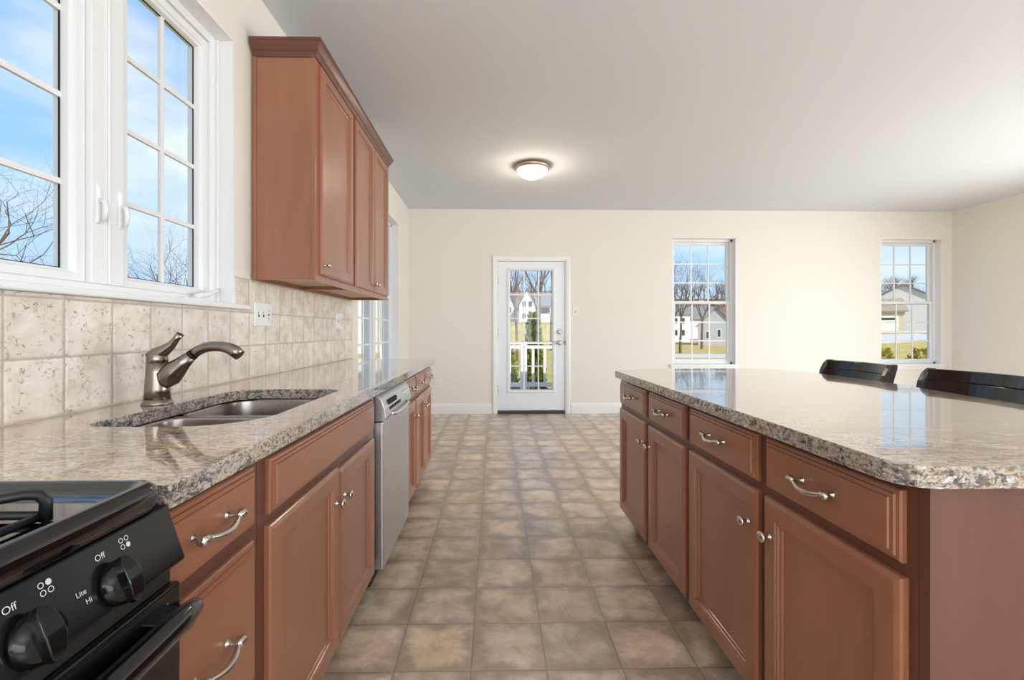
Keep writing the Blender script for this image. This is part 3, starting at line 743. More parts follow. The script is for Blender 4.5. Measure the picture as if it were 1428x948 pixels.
# ---------------------------------------------------------------- faucet (body turned in the x-z plane)
def faucet():
    X0, Y0, Z0 = -1.045, 1.435, ZC1
    r = empty('kitchen_faucet', (X0, Y0, Z0), 'brushed nickel single lever pull out faucet behind the sink', 'faucet')
    k = 1.435 / 635.0
    P = lambda px, py, dy=0: (X0 + (px - 226) * k, Y0 + dy, Z0 + (561 - py) * k)
    MB().lathe((X0, Y0, Z0), (0, 0, 1), [(0.042, 0), (0.042, 0.004), (0.038, 0.009), (0.036, 0.017)], 32).build('base_ring', M['faucet'], r)
    MB().lathe((X0, Y0, Z0 + 0.0175), (0, 0, 1), [(0.035, 0), (0.033, 0.03), (0.030, 0.08), (0.0285, 0.112)], 32).build('faucet_body', M['faucet'], r)
    # lever cap and lever
    lv = MB(); lv.lathe((X0, Y0, Z0 + 0.130), (0, 0, 1), [(0.0285, 0), (0.0285, 0.010), (0.027, 0.022), (0.020, 0.034), (0.0, 0.038)], 28)
    lv.tube([P(220, 498), P(228, 492), P(237, 486), P(246, 479), P(252, 471), P(257, 465)], [0.024, 0.025, 0.020, 0.0145, 0.0115, 0.0125], 14, flat=[1, 0.95, 0.85, 0.8, 0.8, 0.85])
    lv.build('lever', M['faucet'], r)
    # angled arm out of the body
    MB().tube([P(233, 541), P(236, 533), P(241, 524), P(250, 514), P(261, 504), P(272.5, 494)], [0.006, 0.022, 0.034, 0.031, 0.022, 0.0165], 20).build('spout_arm', M['faucet'], r)
    MB().tube([P(272, 494.5), P(275, 492)], [0.0170, 0.0166], 20).build('rubber_ring', M['faucet_dark'], r)
    MB().tube([P(274.5, 492.3), P(282, 487), P(291, 483), P(302, 481.5), P(314, 482), P(324, 484.5), P(332, 489), P(338, 494)],
              [0.0155, 0.0155, 0.0155, 0.0155, 0.016, 0.0175, 0.019, 0.0175], 20).build('spray_head', M['faucet'], r)
faucet()

# ---------------------------------------------------------------- backsplash
bs = MB(); bs.box(XL, XL + 0.009, 0.5, 3.765, ZC1 - 0.035, KW[2] - 0.021)
bs.box(XL, XL + 0.009, KW[1] + 0.0, 3.765, KW[2] - 0.021, 1.382)
struct(bs.build('wall_tile', M['tile']), 'tumbled beige travertine tile backsplash behind the left counter', 'tile')

# ---------------------------------------------------------------- upper cabinets
UX = -0.862
def upper(y0, y1, doors, label, near_end, far_end):
    r = empty('wall_cabinet', (-1.0, (y0 + y1) / 2, 1.38), label, 'cabinet')
    z0, z1 = 1.384, 2.462; xw = XL + 0.0105
    mb = MB(); mb.box(xw, UX - 0.018, y0 + 0.0005, y0 + 0.018, z0, z1).box(xw, UX - 0.018, y1 - 0.018, y1 - 0.0005, z0, z1).box(xw, UX - 0.018, y0 + 0.018, y1 - 0.018, z1 - 0.018, z1)
    mb.box(xw, xw + 0.006, y0 + 0.018, y1 - 0.018, z0, z1)
    mb.build('body', M['wood'], r)
    MB().box(xw + 0.006, UX - 0.018, y0 + 0.018, y1 - 0.018, z0 + 0.020, z0 + 0.034).build('bottom_panel', M['wood_in'], r)
    MB().box(UX - 0.018, UX, y0 + 0.0005, y1 - 0.0005, z0 - 0.002, z1).build('face_frame', M['wood'], r)
    if near_end:
        MB().box(xw, xw + 0.016, y0 - 0.004, y0, z0, z1).box(UX - 0.020, UX, y0 - 0.004, y0, z0, z1).build('end_stile', M['wood'], r, bevel=0.001)
    for (a, b, kn) in doors: cab_door(r, UX, 1, a, b, 1.412, 2.438, kn)
    # crown moulding
    prof = [(0.0, 2.455), (0.006, 2.455), (0.008, 2.465), (0.010, 2.468), (0.012, 2.474), (0.020, 2.482), (0.030, 2.500), (0.036, 2.514), (0.040, 2.516), (0.040, 2.530), (0.0, 2.530)]
    ya, yb = y0, y1
    path_l = []                                          # for every profile point a polyline, mitred at exposed ends
    mb = MB(); rows = []
    for (o_, z) in prof:
        xo = UX + o_
        row = []
        if near_end: row += [(xw, ya - o_, z), (xo, ya - o_, z)]
        else: row += [(xo, ya, z)]
        if far_end: row += [(xo, yb + o_, z), (xw, yb + o_, z)]
        else: row += [(xo, yb, z)]
        rows.append(row)
    k = len(rows[0]); vs = [p for row in rows for p in row]; n = len(rows)
    fs = [(i * k + j, i * k + j + 1, ((i + 1) % n) * k + j + 1, ((i + 1) % n) * k + j) for i in range(n) for j in range(k - 1)]
    fs += [tuple(i * k for i in range(n)), tuple(i * k + k - 1 for i in range(n))]
    mb.add(vs, fs).build('crown_moulding', M['wood_shade'], r)
upper(2.215, 2.785, [(2.252, 2.757, (2.285, 1.462))], 'cherry wall cabinet with a single door nearest the window', True, False)
upper(2.7855, 3.700, [(2.805, 3.236, (3.200, 1.462)), (3.242, 3.668, (3.278, 1.462))], 'cherry wall cabinet with two doors, farther from the kitchen window', False, True)

# ---------------------------------------------------------------- outlets and switches
def plate(name, fn, w, h, uc, zc, kinds, label, cat, m='white'):
    r = empty(name, fn(uc, zc, 0), label, cat)
    MB().rings(lambda u, v, d: fn(u, v, d), [(uc - w / 2 + i, uc + w / 2 - i, zc - h / 2 + i, zc + h / 2 - i, d) for i, d in ((0, 0), (0, 0.003), (0.003, 0.006), (0.004, 0.006))]).build('cover_plate', M[m], r)
    n = len(kinds)
    for i, kd in enumerate(kinds):
        u = uc + (i - (n - 1) / 2) * 0.046
        B = lambda mb, a, b, c, d_, e_, f_: mb.rings(lambda uu, vv, dd: fn(uu, vv, dd), [(a, b, c, d_, e_), (a, b, c, d_, f_)])
        if kd == 'toggle':
            B(MB(), u - 0.004, u + 0.004, zc - 0.002, zc + 0.012, 0.006, 0.018).build('toggle', M[m], r)
            B(MB(), u - 0.006, u + 0.006, zc - 0.013, zc + 0.013, 0.006, 0.0065).build('slot', M['dark_slot'], r)
        else:
            q = B(MB(), u - 0.017, u + 0.017, zc - 0.034, zc + 0.034, 0.006, 0.009).build('receptacle', M[m], r)
            for zz in (-0.019, 0.019):
                sl = MB()
                for du in (-0.006, 0.006): B(sl, u + du - 0.0012, u + du + 0.0012, zc + zz - 0.004, zc + zz + 0.005, 0.009, 0.0094)
                B(sl, u - 0.002, u + 0.002, zc + zz - 0.011, zc + zz - 0.008, 0.009, 0.0094)
                sl.build('slot', M['dark_slot'], q)
            if kd == 'gfci': B(MB(), u - 0.006, u + 0.006, zc - 0.004, zc + 0.004, 0.009, 0.0098).build('test_button', M['dark_slot'], q)
XT = XL + 0.0092
plate('switch_plate', lambda u, v, d: (XT + d, u, v), 0.165, 0.116, 2.307, 1.218, ('toggle', 'toggle', 'gfci'), 'white three gang switch plate on the tile beside the window', 'switch')
plate('outlet', lambda u, v, d: (XT + d, u, v), 0.118, 0.116, 3.42, 1.210, ('toggle', 'gfci'), 'white outlet plate on the tile under the far wall cabinet', 'outlet')
plate('light_switch', lambda u, v, d: (u, YB - d, v), 0.078, 0.122, 1.120, 1.402, ('toggle',), 'cream light switch on the wall right of the door', 'switch', 'cream_plastic')
plate('outlet', lambda u, v, d: (u, YB - d, v), 0.074, 0.120, -0.764, 0.423, ('duplex',), 'white outlet low on the far wall near the left corner', 'outlet', 'cream_plastic')

# ---------------------------------------------------------------- ceiling light
def ceiling_light():
    X0, Y0 = 0.384, 4.58
    r = empty('ceiling_light', (X0, Y0, H), 'flush ceiling light with frosted dome and bronze rim', 'lamp')
    MB().lathe((X0, Y0, H), (0, 0, -1), [(0.150, 0), (0.168, 0.004), (0.176, 0.016), (0.174, 0.032), (0.164, 0.044), (0.156, 0.046), (0.150, 0.036)], 48).build('rim', M['bronze'], r)
    MB().lathe((X0, Y0, H), (0, 0, -1), [(0.154, 0.036), (0.152, 0.054), (0.138, 0.082), (0.108, 0.107), (0.065, 0.124), (0.02, 0.131), (0, 0.132)], 48).build('glass_dome', M['dome'], r)
    l = bpy.data.lights.new('lamp_glow', 'POINT'); l.energy = 9; l.color = (1, 0.86, 0.66); l.shadow_soft_size = 0.05
    o = bpy.data.objects.new('lamp_glow', l); COL.objects.link(o); o.location = (X0, Y0, H - 0.19)
ceiling_light()

# ---------------------------------------------------------------- gas range
def gas_range():
    ya, yb = -0.078, 0.680
    r = empty('gas_range', (-0.82, 0.30, 0), 'black gas range beside the left counter at bottom of the picture', 'range')
    MB().box(XL + 0.02, -0.505, ya, yb, 0.02, 0.895).build('body', M['black'], r)
    # cooktop: rolled outer rim, recessed deck
    xo, xi = -0.480, XL + 0.03
    def L(i, z, c=0.0): return [(x, y, z) for x, y in rrect(xi + i, xo - i, ya + i, yb - i, (max(0.012, 0.03 - i * 0.5),) * 4, 5)]
    rows = [L(0.004, 0.884), L(0.0, 0.892), L(-0.002, 0.905), L(0.001, 0.915), L(0.008, 0.9215), L(0.015, 0.923), L(0.021, 0.921), L(0.026, 0.914), L(0.036, 0.9085), L(0.050, 0.9075), L(0.052, 0.9070)]
    n = len(rows[0]); mb = MB()
    mb.add([p for q in rows for p in q], [(i * n + j, i * n + (j + 1) % n, (i + 1) * n + (j + 1) % n, (i + 1) * n + j) for i in range(len(rows) - 1) for j in range(n)], True)
    # deck with burner wells
    mb.add(rows[0], [tuple(range(n))])
    mb.build('cooktop_rim', M['black'], r, fixn=True)
    deck = MB(); hx0, hx1, hy0, hy1 = xi + 0.05, xo - 0.05, ya + 0.05, yb - 0.05
    wells = [(-0.68, 0.42), (-0.68, 0.13), (-0.945, 0.42), (-0.945, 0.13)]
    bm = bmesh.new()
    def cloop(cx_, cy_, r_, z, m_=40): return [bm.verts.new((cx_ + r_ * cos(2 * pi * k / m_), cy_ + r_ * 0.92 * sin(2 * pi * k / m_), z)) for k in range(m_)]
    outer = [bm.verts.new((x, y, 0.9070)) for x, y in rrect(xi + 0.052, xo - 0.052, ya + 0.052, yb - 0.052, (0.012,) * 4, 5)]
    loops = [outer]; es = []
    wl = [cloop(cx_, cy_, 0.128, 0.9070) for cx_, cy_ in wells]; loops += wl
    for lp in loops:
        for i in range(len(lp)): es.append(bm.edges.new((lp[i], lp[(i + 1) % len(lp)])))
    bmesh.ops.triangle_fill(bm, use_beauty=True, use_dissolve=False, edges=es)
    for (cx_, cy_), lp in zip(wells, wl):
        prev = lp
        for (rr, z) in ((0.120, 0.9085), (0.114, 0.9055), (0.100, 0.893), (0.04, 0.888)):
            cur = cloop(cx_, cy_, rr, z)
            for i in range(40):
                f = bm.faces.new((prev[i], prev[(i + 1) % 40], cur[(i + 1) % 40], cur[i])); f.smooth = True
            prev = cur
        bm.faces.new(prev)
    bmesh.ops.recalc_face_normals(bm, faces=bm.faces)
    me = bpy.data.meshes.new('cooktop_deck'); bm.to_mesh(me); bm.free(); me.materials.append(M['black'])
    off = Vector(LOC[r.name])
    for v_ in me.vertices: v_.co -= off
    o = bpy.data.objects.new('cooktop_deck', me); COL.objects.link(o); o.parent = r
    for cx_, cy_ in wells:
        MB().lathe((cx_, cy_, 0.888), (0, 0, 1), [(0.04, 0), (0.04, 0.010), (0.045, 0.012), (0.045, 0.018), (0.03, 0.022), (0, 0.022)], 28).build('burner', M['burner'], r)
    # control panel, slanted
    zt, zb, xt, xb = 0.882, 0.800, -0.482, -0.456
    prof = [(-0.505, zt), (xt - 0.004, zt), (xt, zt - 0.003), (xb, zb + 0.005), (xb - 0.002, zb), (-0.505, zb - 0.002)]
    cp = MB().extrude(prof, lambda p, q, t: (p, t, q), ya + 0.002, yb + 0.003).build('control_panel', M['black_plastic'], r, bevel=0.0025, seg=3)
    nrm = Vector((zt - zb - 0.008, 0, xb - xt)).normalized(); upv = Vector((xt - xb, 0, zt - zb - 0.008)).normalized()
    def PP(y, t, d=0.0):        # t: 0 bottom .. 1 top on the slanted face
        return Vector((xb, y, zb + 0.005)) + (Vector((xt, y, zt - 0.003)) - Vector((xb, y, zb + 0.005))) * t + nrm * d
    spots = [0.583, 0.480, 0.18, 0.06, -0.02]
    for i, y in enumerate(spots[:4]):
        c = PP(y - 0.011, 0.30)
        kn = MB().lathe(c + nrm * 0.0005, nrm, [(0.027, 0), (0.027, 0.004), (0.024, 0.007), (0.023, 0.012), (0.0, 0.013)], 32).build('knob', M['black_plastic'], cp)
        g = MB()                                        # the fin one grips
        yd = Vector((0, 1, 0))
        for side in (-1,):
            vs = []; m_ = 14
            for q in range(m_ + 1):
                a = -1 + 2 * q / m_
                u = upv * (0.029 * a); wdt = 0.0105 * math.sqrt(max(0, 1 - a * a)) + 0.0035
                for (sd, hh) in ((-1, 0.010), (-0.75, 0.030), (0.75, 0.030), (1, 0.010)):
                    hq = hh if hh < 0.02 else 0.012 + 0.011 * math.sqrt(max(0.05, 1 - a * a * 0.9))
                    vs.append(c + u + yd * sd * wdt + nrm * hq)
            fs = [(q * 4 + s_, q * 4 + (s_ + 1) % 4, (q + 1) * 4 + (s_ + 1) % 4, (q + 1) * 4 + s_) for q in range(m_) for s_ in range(4)]
            fs += [(0, 1, 2, 3), tuple(m_ * 4 + s_ for s_ in (3, 2, 1, 0))]
            g.add(vs, fs)
        g.build('grip', M['black_plastic'], kn, bevel=0.001)
        # printed burner position icon: four dots, one filled
        ic = MB(); tq = 0.945 if i else 0.93
        fill = [(1, -1), (1, 1), (-1, 1), (-1, -1)][i]
        for (a, b) in ((-1, -1), (-1, 1), (1, -1), (1, 1)):
            cc = PP(y + 0.014 + a * 0.0042, 0.81, 0.0006) + upv * (b * 0.0042)
            m_ = 16; ro, ri = 0.0033, (0.0 if (a, b) == fill else 0.0024)
            vs = [cc + (Vector((0, 1, 0)) * cos(2 * pi * k_ / m_) + upv * sin(2 * pi * k_ / m_)) * ro for k_ in range(m_)]
            if ri == 0: ic.add(vs, [tuple(range(m_))])
            else:
                vs += [cc + (Vector((0, 1, 0)) * cos(2 * pi * k_ / m_) + upv * sin(2 * pi * k_ / m_)) * ri for k_ in range(m_)]
                ic.add(vs, [(k_, (k_ + 1) % m_, m_ + (k_ + 1) % m_, m_ + k_) for k_ in range(m_)])
        ic.build('marking', M['marking'], cp, fixn=False)
        for (txt, yy, tt, sz) in (('Off', y - 0.030, 0.76, 0.0105), ('Lite', y - 0.064, 0.44, 0.0085), ('Hi', y - 0.056, 0.29, 0.0085)):
            if txt != 'Off' and i != 0: continue
            cu = bpy.data.curves.new('marking', 'FONT'); cu.body = txt; cu.size = sz; cu.extrude = 0.00005
            to = bpy.data.objects.new('marking', cu); COL.objects.link(to); to.parent = cp
            pos = PP(yy, tt, 0.0007) - off
            cu.materials.append(M['marking'])
            bpy.context.view_layer.update()
            tm = bpy.data.meshes.new_from_object(to); bpy.data.objects.remove(to)
            to = bpy.data.objects.new('marking', tm); COL.objects.link(to); to.parent = cp
            mw = Matrix((( 0, upv.x, nrm.x, pos.x), (1, upv.y, nrm.y, pos.y), (0, upv.z, nrm.z, pos.z), (0, 0, 0, 1)))
            to.matrix_local = mw
    # recess under the panel, door with end frame, vents, handle
    MB().box(-0.52, -0.474, ya + 0.004, yb - 0.004, 0.772, 0.800).build('vent_recess', M['dark_slot'], r)
    od = MB().box(-0.504, -0.462, ya + 0.003, yb + 0.002, 0.16, 0.771).build('oven_door', M['black'], r, bevel=0.004, seg=3)
    vt = MB()
    for i in range(6): vt.box(-0.4625, -0.4600, 0.05, 0.52, 0.700 + i * 0.009, 0.7045 + i * 0.009)
    vt.build('vent', M['black_plastic'], od)
    hd = MB(); pts = []; rad = []; fl = []
    for i in range(25):
        t = -1 + 2 * i / 24
        endf = 1 - max(0, abs(t) - 0.93) / 0.07
        pts.append((-0.441 - 0.006 * t * t, 0.301 + t * 0.392, 0.727)); rad.append(0.012 + 0.007 * math.sqrt(max(0, endf)))
    hd.tube(pts, rad, 18)
    for y in (0.64, -0.04): hd.box(-0.464, -0.438, y - 0.022, y + 0.022, 0.716, 0.745)
    hd.build('handle', M['black'], r, bevel=0.002)
    MB().box(-0.505, -0.468, ya + 0.003, yb - 0.003, 0.03, 0.150).build('storage_drawer', M['black'], r, bevel=0.004)
    # two cast grates resting on the deck
    for gi, (gx, lab) in enumerate(((-0.68, 'black cast burner grate at the front of the range top'), (-0.945, 'black cast burner grate at the back of the range top'))):
        g = MB(); zr = 0.944; zd = 0.9085
        for (cy_) in (0.42, 0.13):
            a, b, c, d = gx - 0.120, gx + (0.138 if gi == 0 else 0.120), cy_ - 0.128, cy_ + 0.142
            for (fx_, fy_) in ((b, d), (b, c), (a, d), (a, c)):
                ix, iy = gx + (0.03 if fx_ > gx else -0.03), cy_ + (0.03 if fy_ > cy_ else -0.03)
                dx, dy = fx_ - ix, fy_ - iy
                g.tube([(ix, iy, zr), (ix + dx * 0.88, iy + dy * 0.88, zr), (ix + dx * 0.96, iy + dy * 0.96, zr - 0.003), (fx_, fy_, zr - 0.012), (fx_, fy_, zd)], [0.0055, 0.006, 0.0065, 0.0065, 0.0065], 12)
            g.tube([(gx + 0.05 * cos(t_), cy_ + 0.05 * sin(t_), zr - 0.001) for t_ in [2 * pi * q / 20 for q in range(21)]], 0.005, 8, cap=False)
            g.tube([(b - 0.004, c + 0.006, zd + 0.006), (b - 0.004, d - 0.006, zd + 0.006)], 0.0055, 8); g.tube([(a + 0.004, c + 0.006, zd + 0.006), (a + 0.004, d - 0.006, zd + 0.006)], 0.0055, 8)
            g.tube([(a, d, zd + 0.006), (b, d, zd + 0.006)], 0.0055, 8); g.tube([(a, c, zd + 0.006), (b, c, zd + 0.006)], 0.0055, 8)
        o = g.build('burner_grate', M['black_matte']); tag(o, lab, 'grate')
gas_range()

# ---------------------------------------------------------------- bar stools
def stool(y0, y1, label):
    yc = (y0 + y1) / 2; hw = (y1 - y0) / 2
    r = empty('bar_stool', (1.72, yc, 0), label, 'stool', 'black stools behind the island')
    sz = 0.62
    seat = MB(); rows = []
    for (i, z) in ((0.012, sz - 0.030), (0.0, sz - 0.022), (0.0, sz - 0.006), (0.012, sz), (0.06, sz - 0.004), (0.14, sz - 0.010)):
        rows.append([(x, y, z) for x, y in rrect(1.50 + i, 1.90 - i, y0 + 0.012 + i, y1 - 0.012 - i, (max(0.02, 0.05 - i * 0.2),) * 4, 5)])
    n = len(rows[0]); seat.add([p for q in rows for p in q], [(i * n + j, i * n + (j + 1) % n, (i + 1) * n + (j + 1) % n, (i + 1) * n + j) for i in range(len(rows) - 1) for j in range(n)], True)
    seat.add(rows[0], [tuple(range(n))]); seat.add(rows[-1], [tuple(range(n))]); seat.build('seat', M['black_paint'], r)
    def bar(pts, w, d, nm):      # rectangular section, w along y, d along x
        mb = MB(); vs = []
        for (x, y, z, ww, dd) in pts: vs += [(x - dd / 2, y - ww / 2, z), (x + dd / 2, y - ww / 2, z), (x + dd / 2, y + ww / 2, z), (x - dd / 2, y + ww / 2, z)]
        k = len(pts); fs = [(i * 4 + j, i * 4 + (j + 1) % 4, (i + 1) * 4 + (j + 1) % 4, (i + 1) * 4 + j) for i in range(k - 1) for j in range(4)] + [(3, 2, 1, 0), tuple((k - 1) * 4 + j for j in range(4))]
        mb.add(vs, fs); return mb.build(nm, M['black_paint'], r, bevel=0.004, seg=3)
    for s_ in (-1, 1):
        yy = yc + s_ * (hw - 0.013)
        bar([(1.545, yy, 0, 0.030, 0.030), (1.535, yy, sz - 0.03, 0.036, 0.036)], 0, 0, 'leg')
        # rear leg sweeps up into the back post
        bar([(1.925, yy, 0, 0.028, 0.030), (1.885, yy, 0.30, 0.028, 0.034), (1.872, yy, sz, 0.028, 0.040), (1.876, yy, 0.78, 0.027, 0.042), (1.890, yy, 0.86, 0.027, 0.050), (1.905, yy, 0.92, 0.027, 0.052), (1.920, yy, 0.955, 0.027, 0.044), (1.932, yy, 0.974, 0.026, 0.022)], 0, 0, 'back_post')
        MB().tube([(1.545, yy, 0.22), (1.895, yy, 0.22)], 0.011, 10).build('stretcher', M['black_paint'], r)
    for x in (1.543, 1.895): MB().tube([(x, y0 + 0.02, 0.30), (x, y1 - 0.02, 0.30)], 0.011, 10).build('stretcher', M['black_paint'], r)
    def rail(zb_, zt_, nm, xb_):
        mb = MB(); vs = []; m_ = 16
        for q in range(m_ + 1):
            t = -1 + 2 * q / m_; y = yc + t * (hw - 0.020); xx = xb_ + 0.040 * (1 - t * t)
            vs += [(xx - 0.009, y, zb_), (xx + 0.009, y, zb_), (xx + 0.009 + 0.012, y, zt_), (xx - 0.009 + 0.012, y, zt_)]
        fs = [(i * 4 + j, i * 4 + (j + 1) % 4, (i + 1) * 4 + (j + 1) % 4, (i + 1) * 4 + j) for i in range(m_) for j in range(4)] + [(3, 2, 1, 0), tuple(m_ * 4 + j for j in range(4))]
        mb.add(vs, fs); mb.build(nm, M['black_paint'], r, bevel=0.004, seg=3)
    rail(0.924, 0.972, 'top_rail', 1.902); rail(0.862, 0.9235, 'back_panel', 1.894); rail(0.74, 0.79, 'back_rail', 1.874)
stool(2.150, 2.590, 'black wooden stool behind the far side of the island, nearer the far wall')
stool(1.535, 1.985, 'black wooden stool behind the island, nearer the camera and cut by the frame')

# ================================================================ outdoors
def sm_(a, b, x):
    t = max(0.0, min(1.0, (x - a) / (b - a))); return t * t * (3 - 2 * t)
def gz(x, y):
    d = max(y, 1.0); t = x / d if y > 0 else 9
    z = -0.95 - 0.35 * sm_(12, 32, abs(y)) - 0.5 * sm_(-8, -20, x) if x < -8 else -0.95 - 0.35 * sm_(12, 32, abs(y))
    if y > 0:
        z += 4.0 * sm_(0.30, 0.18, t) * sm_(22, 85, y) * (1 if t > -0.35 else sm_(-0.6, -0.35, t))
        z += 2.35 * sm_(0.56, 0.70, t) * sm_(28, 60, y)
        z += 19.0 * sm_(100, 240, y)
    return z
def terrain():
    mb = MB(); xs = []; ys = []
    v_ = -260.0
    xs = [-300, -240, -190, -150, -120, -95, -75] + [-60 + 3 * i for i in range(64)] + [140, 160, 190, 230, 290, 360]
    ys = [-60, -40, -20, -8, 0, 3, 6, 6.6] + [8 + 3 * i for i in range(46)] + [150, 160, 175, 190, 210, 235, 265, 300, 340]
    nx = len(xs)
    vs = []
    for y in ys:
        for x in xs:
            z = gz(x, y)
            if -2.5 < x < 8 and -5 < y < 8: z = min(z, -0.95)
            vs.append((x, y, z + 0.10 * noise.noise(Vector((x * 0.07, y * 0.07, 0)))))
    fs = [(j * nx + i, j * nx + i + 1, (j + 1) * nx + i + 1, (j + 1) * nx + i) for j in range(len(ys) - 1) for i in range(nx - 1)]
    mb.add(vs, fs, True); struct(mb.build('ground', M['ground']), 'dry winter lawn and wooded slope outside the windows', 'ground')
terrain()
def strip(name, pts, w, label, m='road', lift=0.06):
    mb = MB(); vs = []
    P_ = []
    for a, b in zip(pts, pts[1:]):
        n = max(2, int(hypot(b[0] - a[0], b[1] - a[1]) / 2.5))
        for i in range(n): P_.append((a[0] + (b[0] - a[0]) * i / n, a[1] + (b[1] - a[1]) * i / n))
    P_.append(pts[-1])
    for x, y in P_:
        for s_ in (-1, 1):
            yy = y + s_ * w / 2; vs.append((x, yy, gz(x, yy) + lift + 0.10 * noise.noise(Vector((x * 0.07, yy * 0.07, 0)))))
    k = len(P_); vs += [(a, b, c - 0.12) for a, b, c in vs]
    fs = [(2 * i, 2 * i + 2, 2 * i + 3, 2 * i + 1) for i in range(k - 1)] + [(2 * k + 2 * i, 2 * k + 2 * i + 1, 2 * k + 2 * i + 3, 2 * k + 2 * i + 2) for i in range(k - 1)]
    for i in range(k - 1): fs += [(2 * i, 2 * k + 2 * i, 2 * k + 2 * i + 2, 2 * i + 2), (2 * i + 1, 2 * i + 3, 2 * k + 2 * i + 3, 2 * k + 2 * i + 1)]
    mb.add(vs, fs); struct(mb.build(name, M[m]), label, 'road')
strip('road', [(12, 44), (22, 44), (30, 45), (38, 47), (50, 50)], 5.5, 'pale road crossing beyond the far windows')

def bare_tree(seed, h, spread=0.6, depth=6, m='bark', base_r=0.16, sides=5, trunk=0.3):
    rnd = random.Random(seed); mb = MB()
    def seg(p, d, L, r_, lev):
        n = 3 if lev < 3 else 2
        pts = [p]; q = p; dd = d.copy()
        for i in range(n):
            dd = (dd + Vector((rnd.uniform(-1, 1), rnd.uniform(-1, 1), rnd.uniform(-0.3, 0.8))) * 0.16).normalized()
            q = q + dd * (L / n); pts.append(q)
        rr = [r_ + (r_ * 0.68 - r_) * i / n for i in range(n + 1)]
        mb.tube(pts, rr, max(3, sides - lev // 2), cap=False)
        if lev >= depth: return
        kids = 2 if rnd.random() < 0.45 else 3
        if lev == 0: kids = 4
        az0 = rnd.uniform(0, 2 * pi)
        for i in range(kids):
            az = az0 + 2 * pi * i / kids + rnd.uniform(-0.5, 0.5)
            ang = rnd.uniform(0.35, 0.95) * spread * (1.15 if lev else 0.9)
            a = dd.orthogonal().normalized(); b = dd.cross(a)
            nd = (dd * cos(ang) + (a * cos(az) + b * sin(az)) * sin(ang)).normalized()
            nd = (nd + Vector((0, 0, 0.12))).normalized()
            k = rnd.uniform(0.62, 0.86)
            start = pts[-1] if (i == 0 or lev == 0) else pts[rnd.randint(1, len(pts) - 1)]
            seg(start, nd, L * k, rr[-1] * rnd.uniform(0.62, 0.85), lev + 1)
    seg(Vector((0, 0, 0)), Vector((0, 0, 1)), h * trunk, base_r, 0)
    zs = [p[2] for p in mb.v]; k = h / max(zs)
    mb.v = [(a * k, b * k, c * k) for a, b, c in mb.v]
    me_o = mb.build('bare_tree', M[m], fixn=False)
    return me_o
near_protos = [bare_tree(11, 8.0, 1.0, 7, 'bark', 0.10, 6, 0.22), bare_tree(29, 8.0, 0.8, 7, 'bark', 0.085, 6, 0.22)]
far_protos = [bare_tree(s_, 10.0, 0.75, 5, 'bark_far', 0.20, 4, 0.26) for s_ in (3, 7, 19, 23)]
def put_tree(src, used, x, y, h, rz, label, group, src_h, zoff=-0.15, wide=1.0):
    o = src if not used else src.copy()
    if used: COL.objects.link(o)
    k = h / src_h
    o.scale = (k * wide, k * wide, k); o.location = (x, y, gz(x, y) + zoff); o.rotation_euler = (0, 0, rz)
    tag(o, label, 'tree', group); return o
used = {}
def T_(lst, i, *a, **kw):
    src = lst[i]; u = used.get(src.name, False); used[src.name] = True; return put_tree(src, u, *a, **kw)
T_(near_protos, 0, -14.3, 12.5, 8.4, 0.4, 'bare spreading tree seen through the left casement of the kitchen window', 'bare trees outside the kitchen window', 8.0, wide=1.25)
T_(near_protos, 1, -12.6, 19.5, 7.8, 1.7, 'bare tree with upright twigs seen through the right casement of the kitchen window', 'bare trees outside the kitchen window', 8.0)
T_(near_protos, 0, -23.0, 31.0, 9.2, 2.9, 'smaller bare tree low in the right casement, left of the upright one', 'bare trees outside the kitchen window', 8.0)
T_(near_protos, 1, -22.5, 21.5, 8.6, 4.4, 'bare tree behind the spreading tree in the left casement', 'bare trees outside the kitchen window', 8.0)
T_(near_protos, 1, -31.0, 30.5, 9.0, 0.3, 'farthest bare tree in the left casement, low above the sill', 'bare trees outside the kitchen window', 8.0)
# seen through the far windows and the door
G_ = 'bare trees seen through the far windows and door'
T_(near_protos, 0, 14.8, 38, 9.8, 1.0, 'bare tree at the left of the window nearest the door', G_, 8.0, wide=0.85)
T_(near_protos, 1, 20.6, 50, 13.6, 2.2, 'tall bare tree in the middle of the window nearest the door', G_, 8.0, wide=0.8)
T_(near_protos, 0, 27.6, 60, 13.6, 4.0, 'bare tree at the right of the window nearest the door', G_, 8.0, wide=0.8)
T_(near_protos, 1, 1.1, 22, 11.8, 0.2, 'slim bare tree left in the door glass', G_, 8.0, wide=0.5)
T_(near_protos, 0, 3.0, 30, 15.0, 5.0, 'bare tree in the middle of the door glass', G_, 8.0, wide=0.5)
T_(near_protos, 1, 4.9, 39, 17.0, 3.3, 'bare tree at the right of the door glass', G_, 8.0, wide=0.45)
T_(near_protos, 0, 38.5, 47, 7.5, 0.9, 'bare tree beside the pale gabled house in the right window', G_, 8.0, wide=0.9)
rnd = random.Random(77)
GF = 'distant bare woodland trees'
placed = []
i = 0
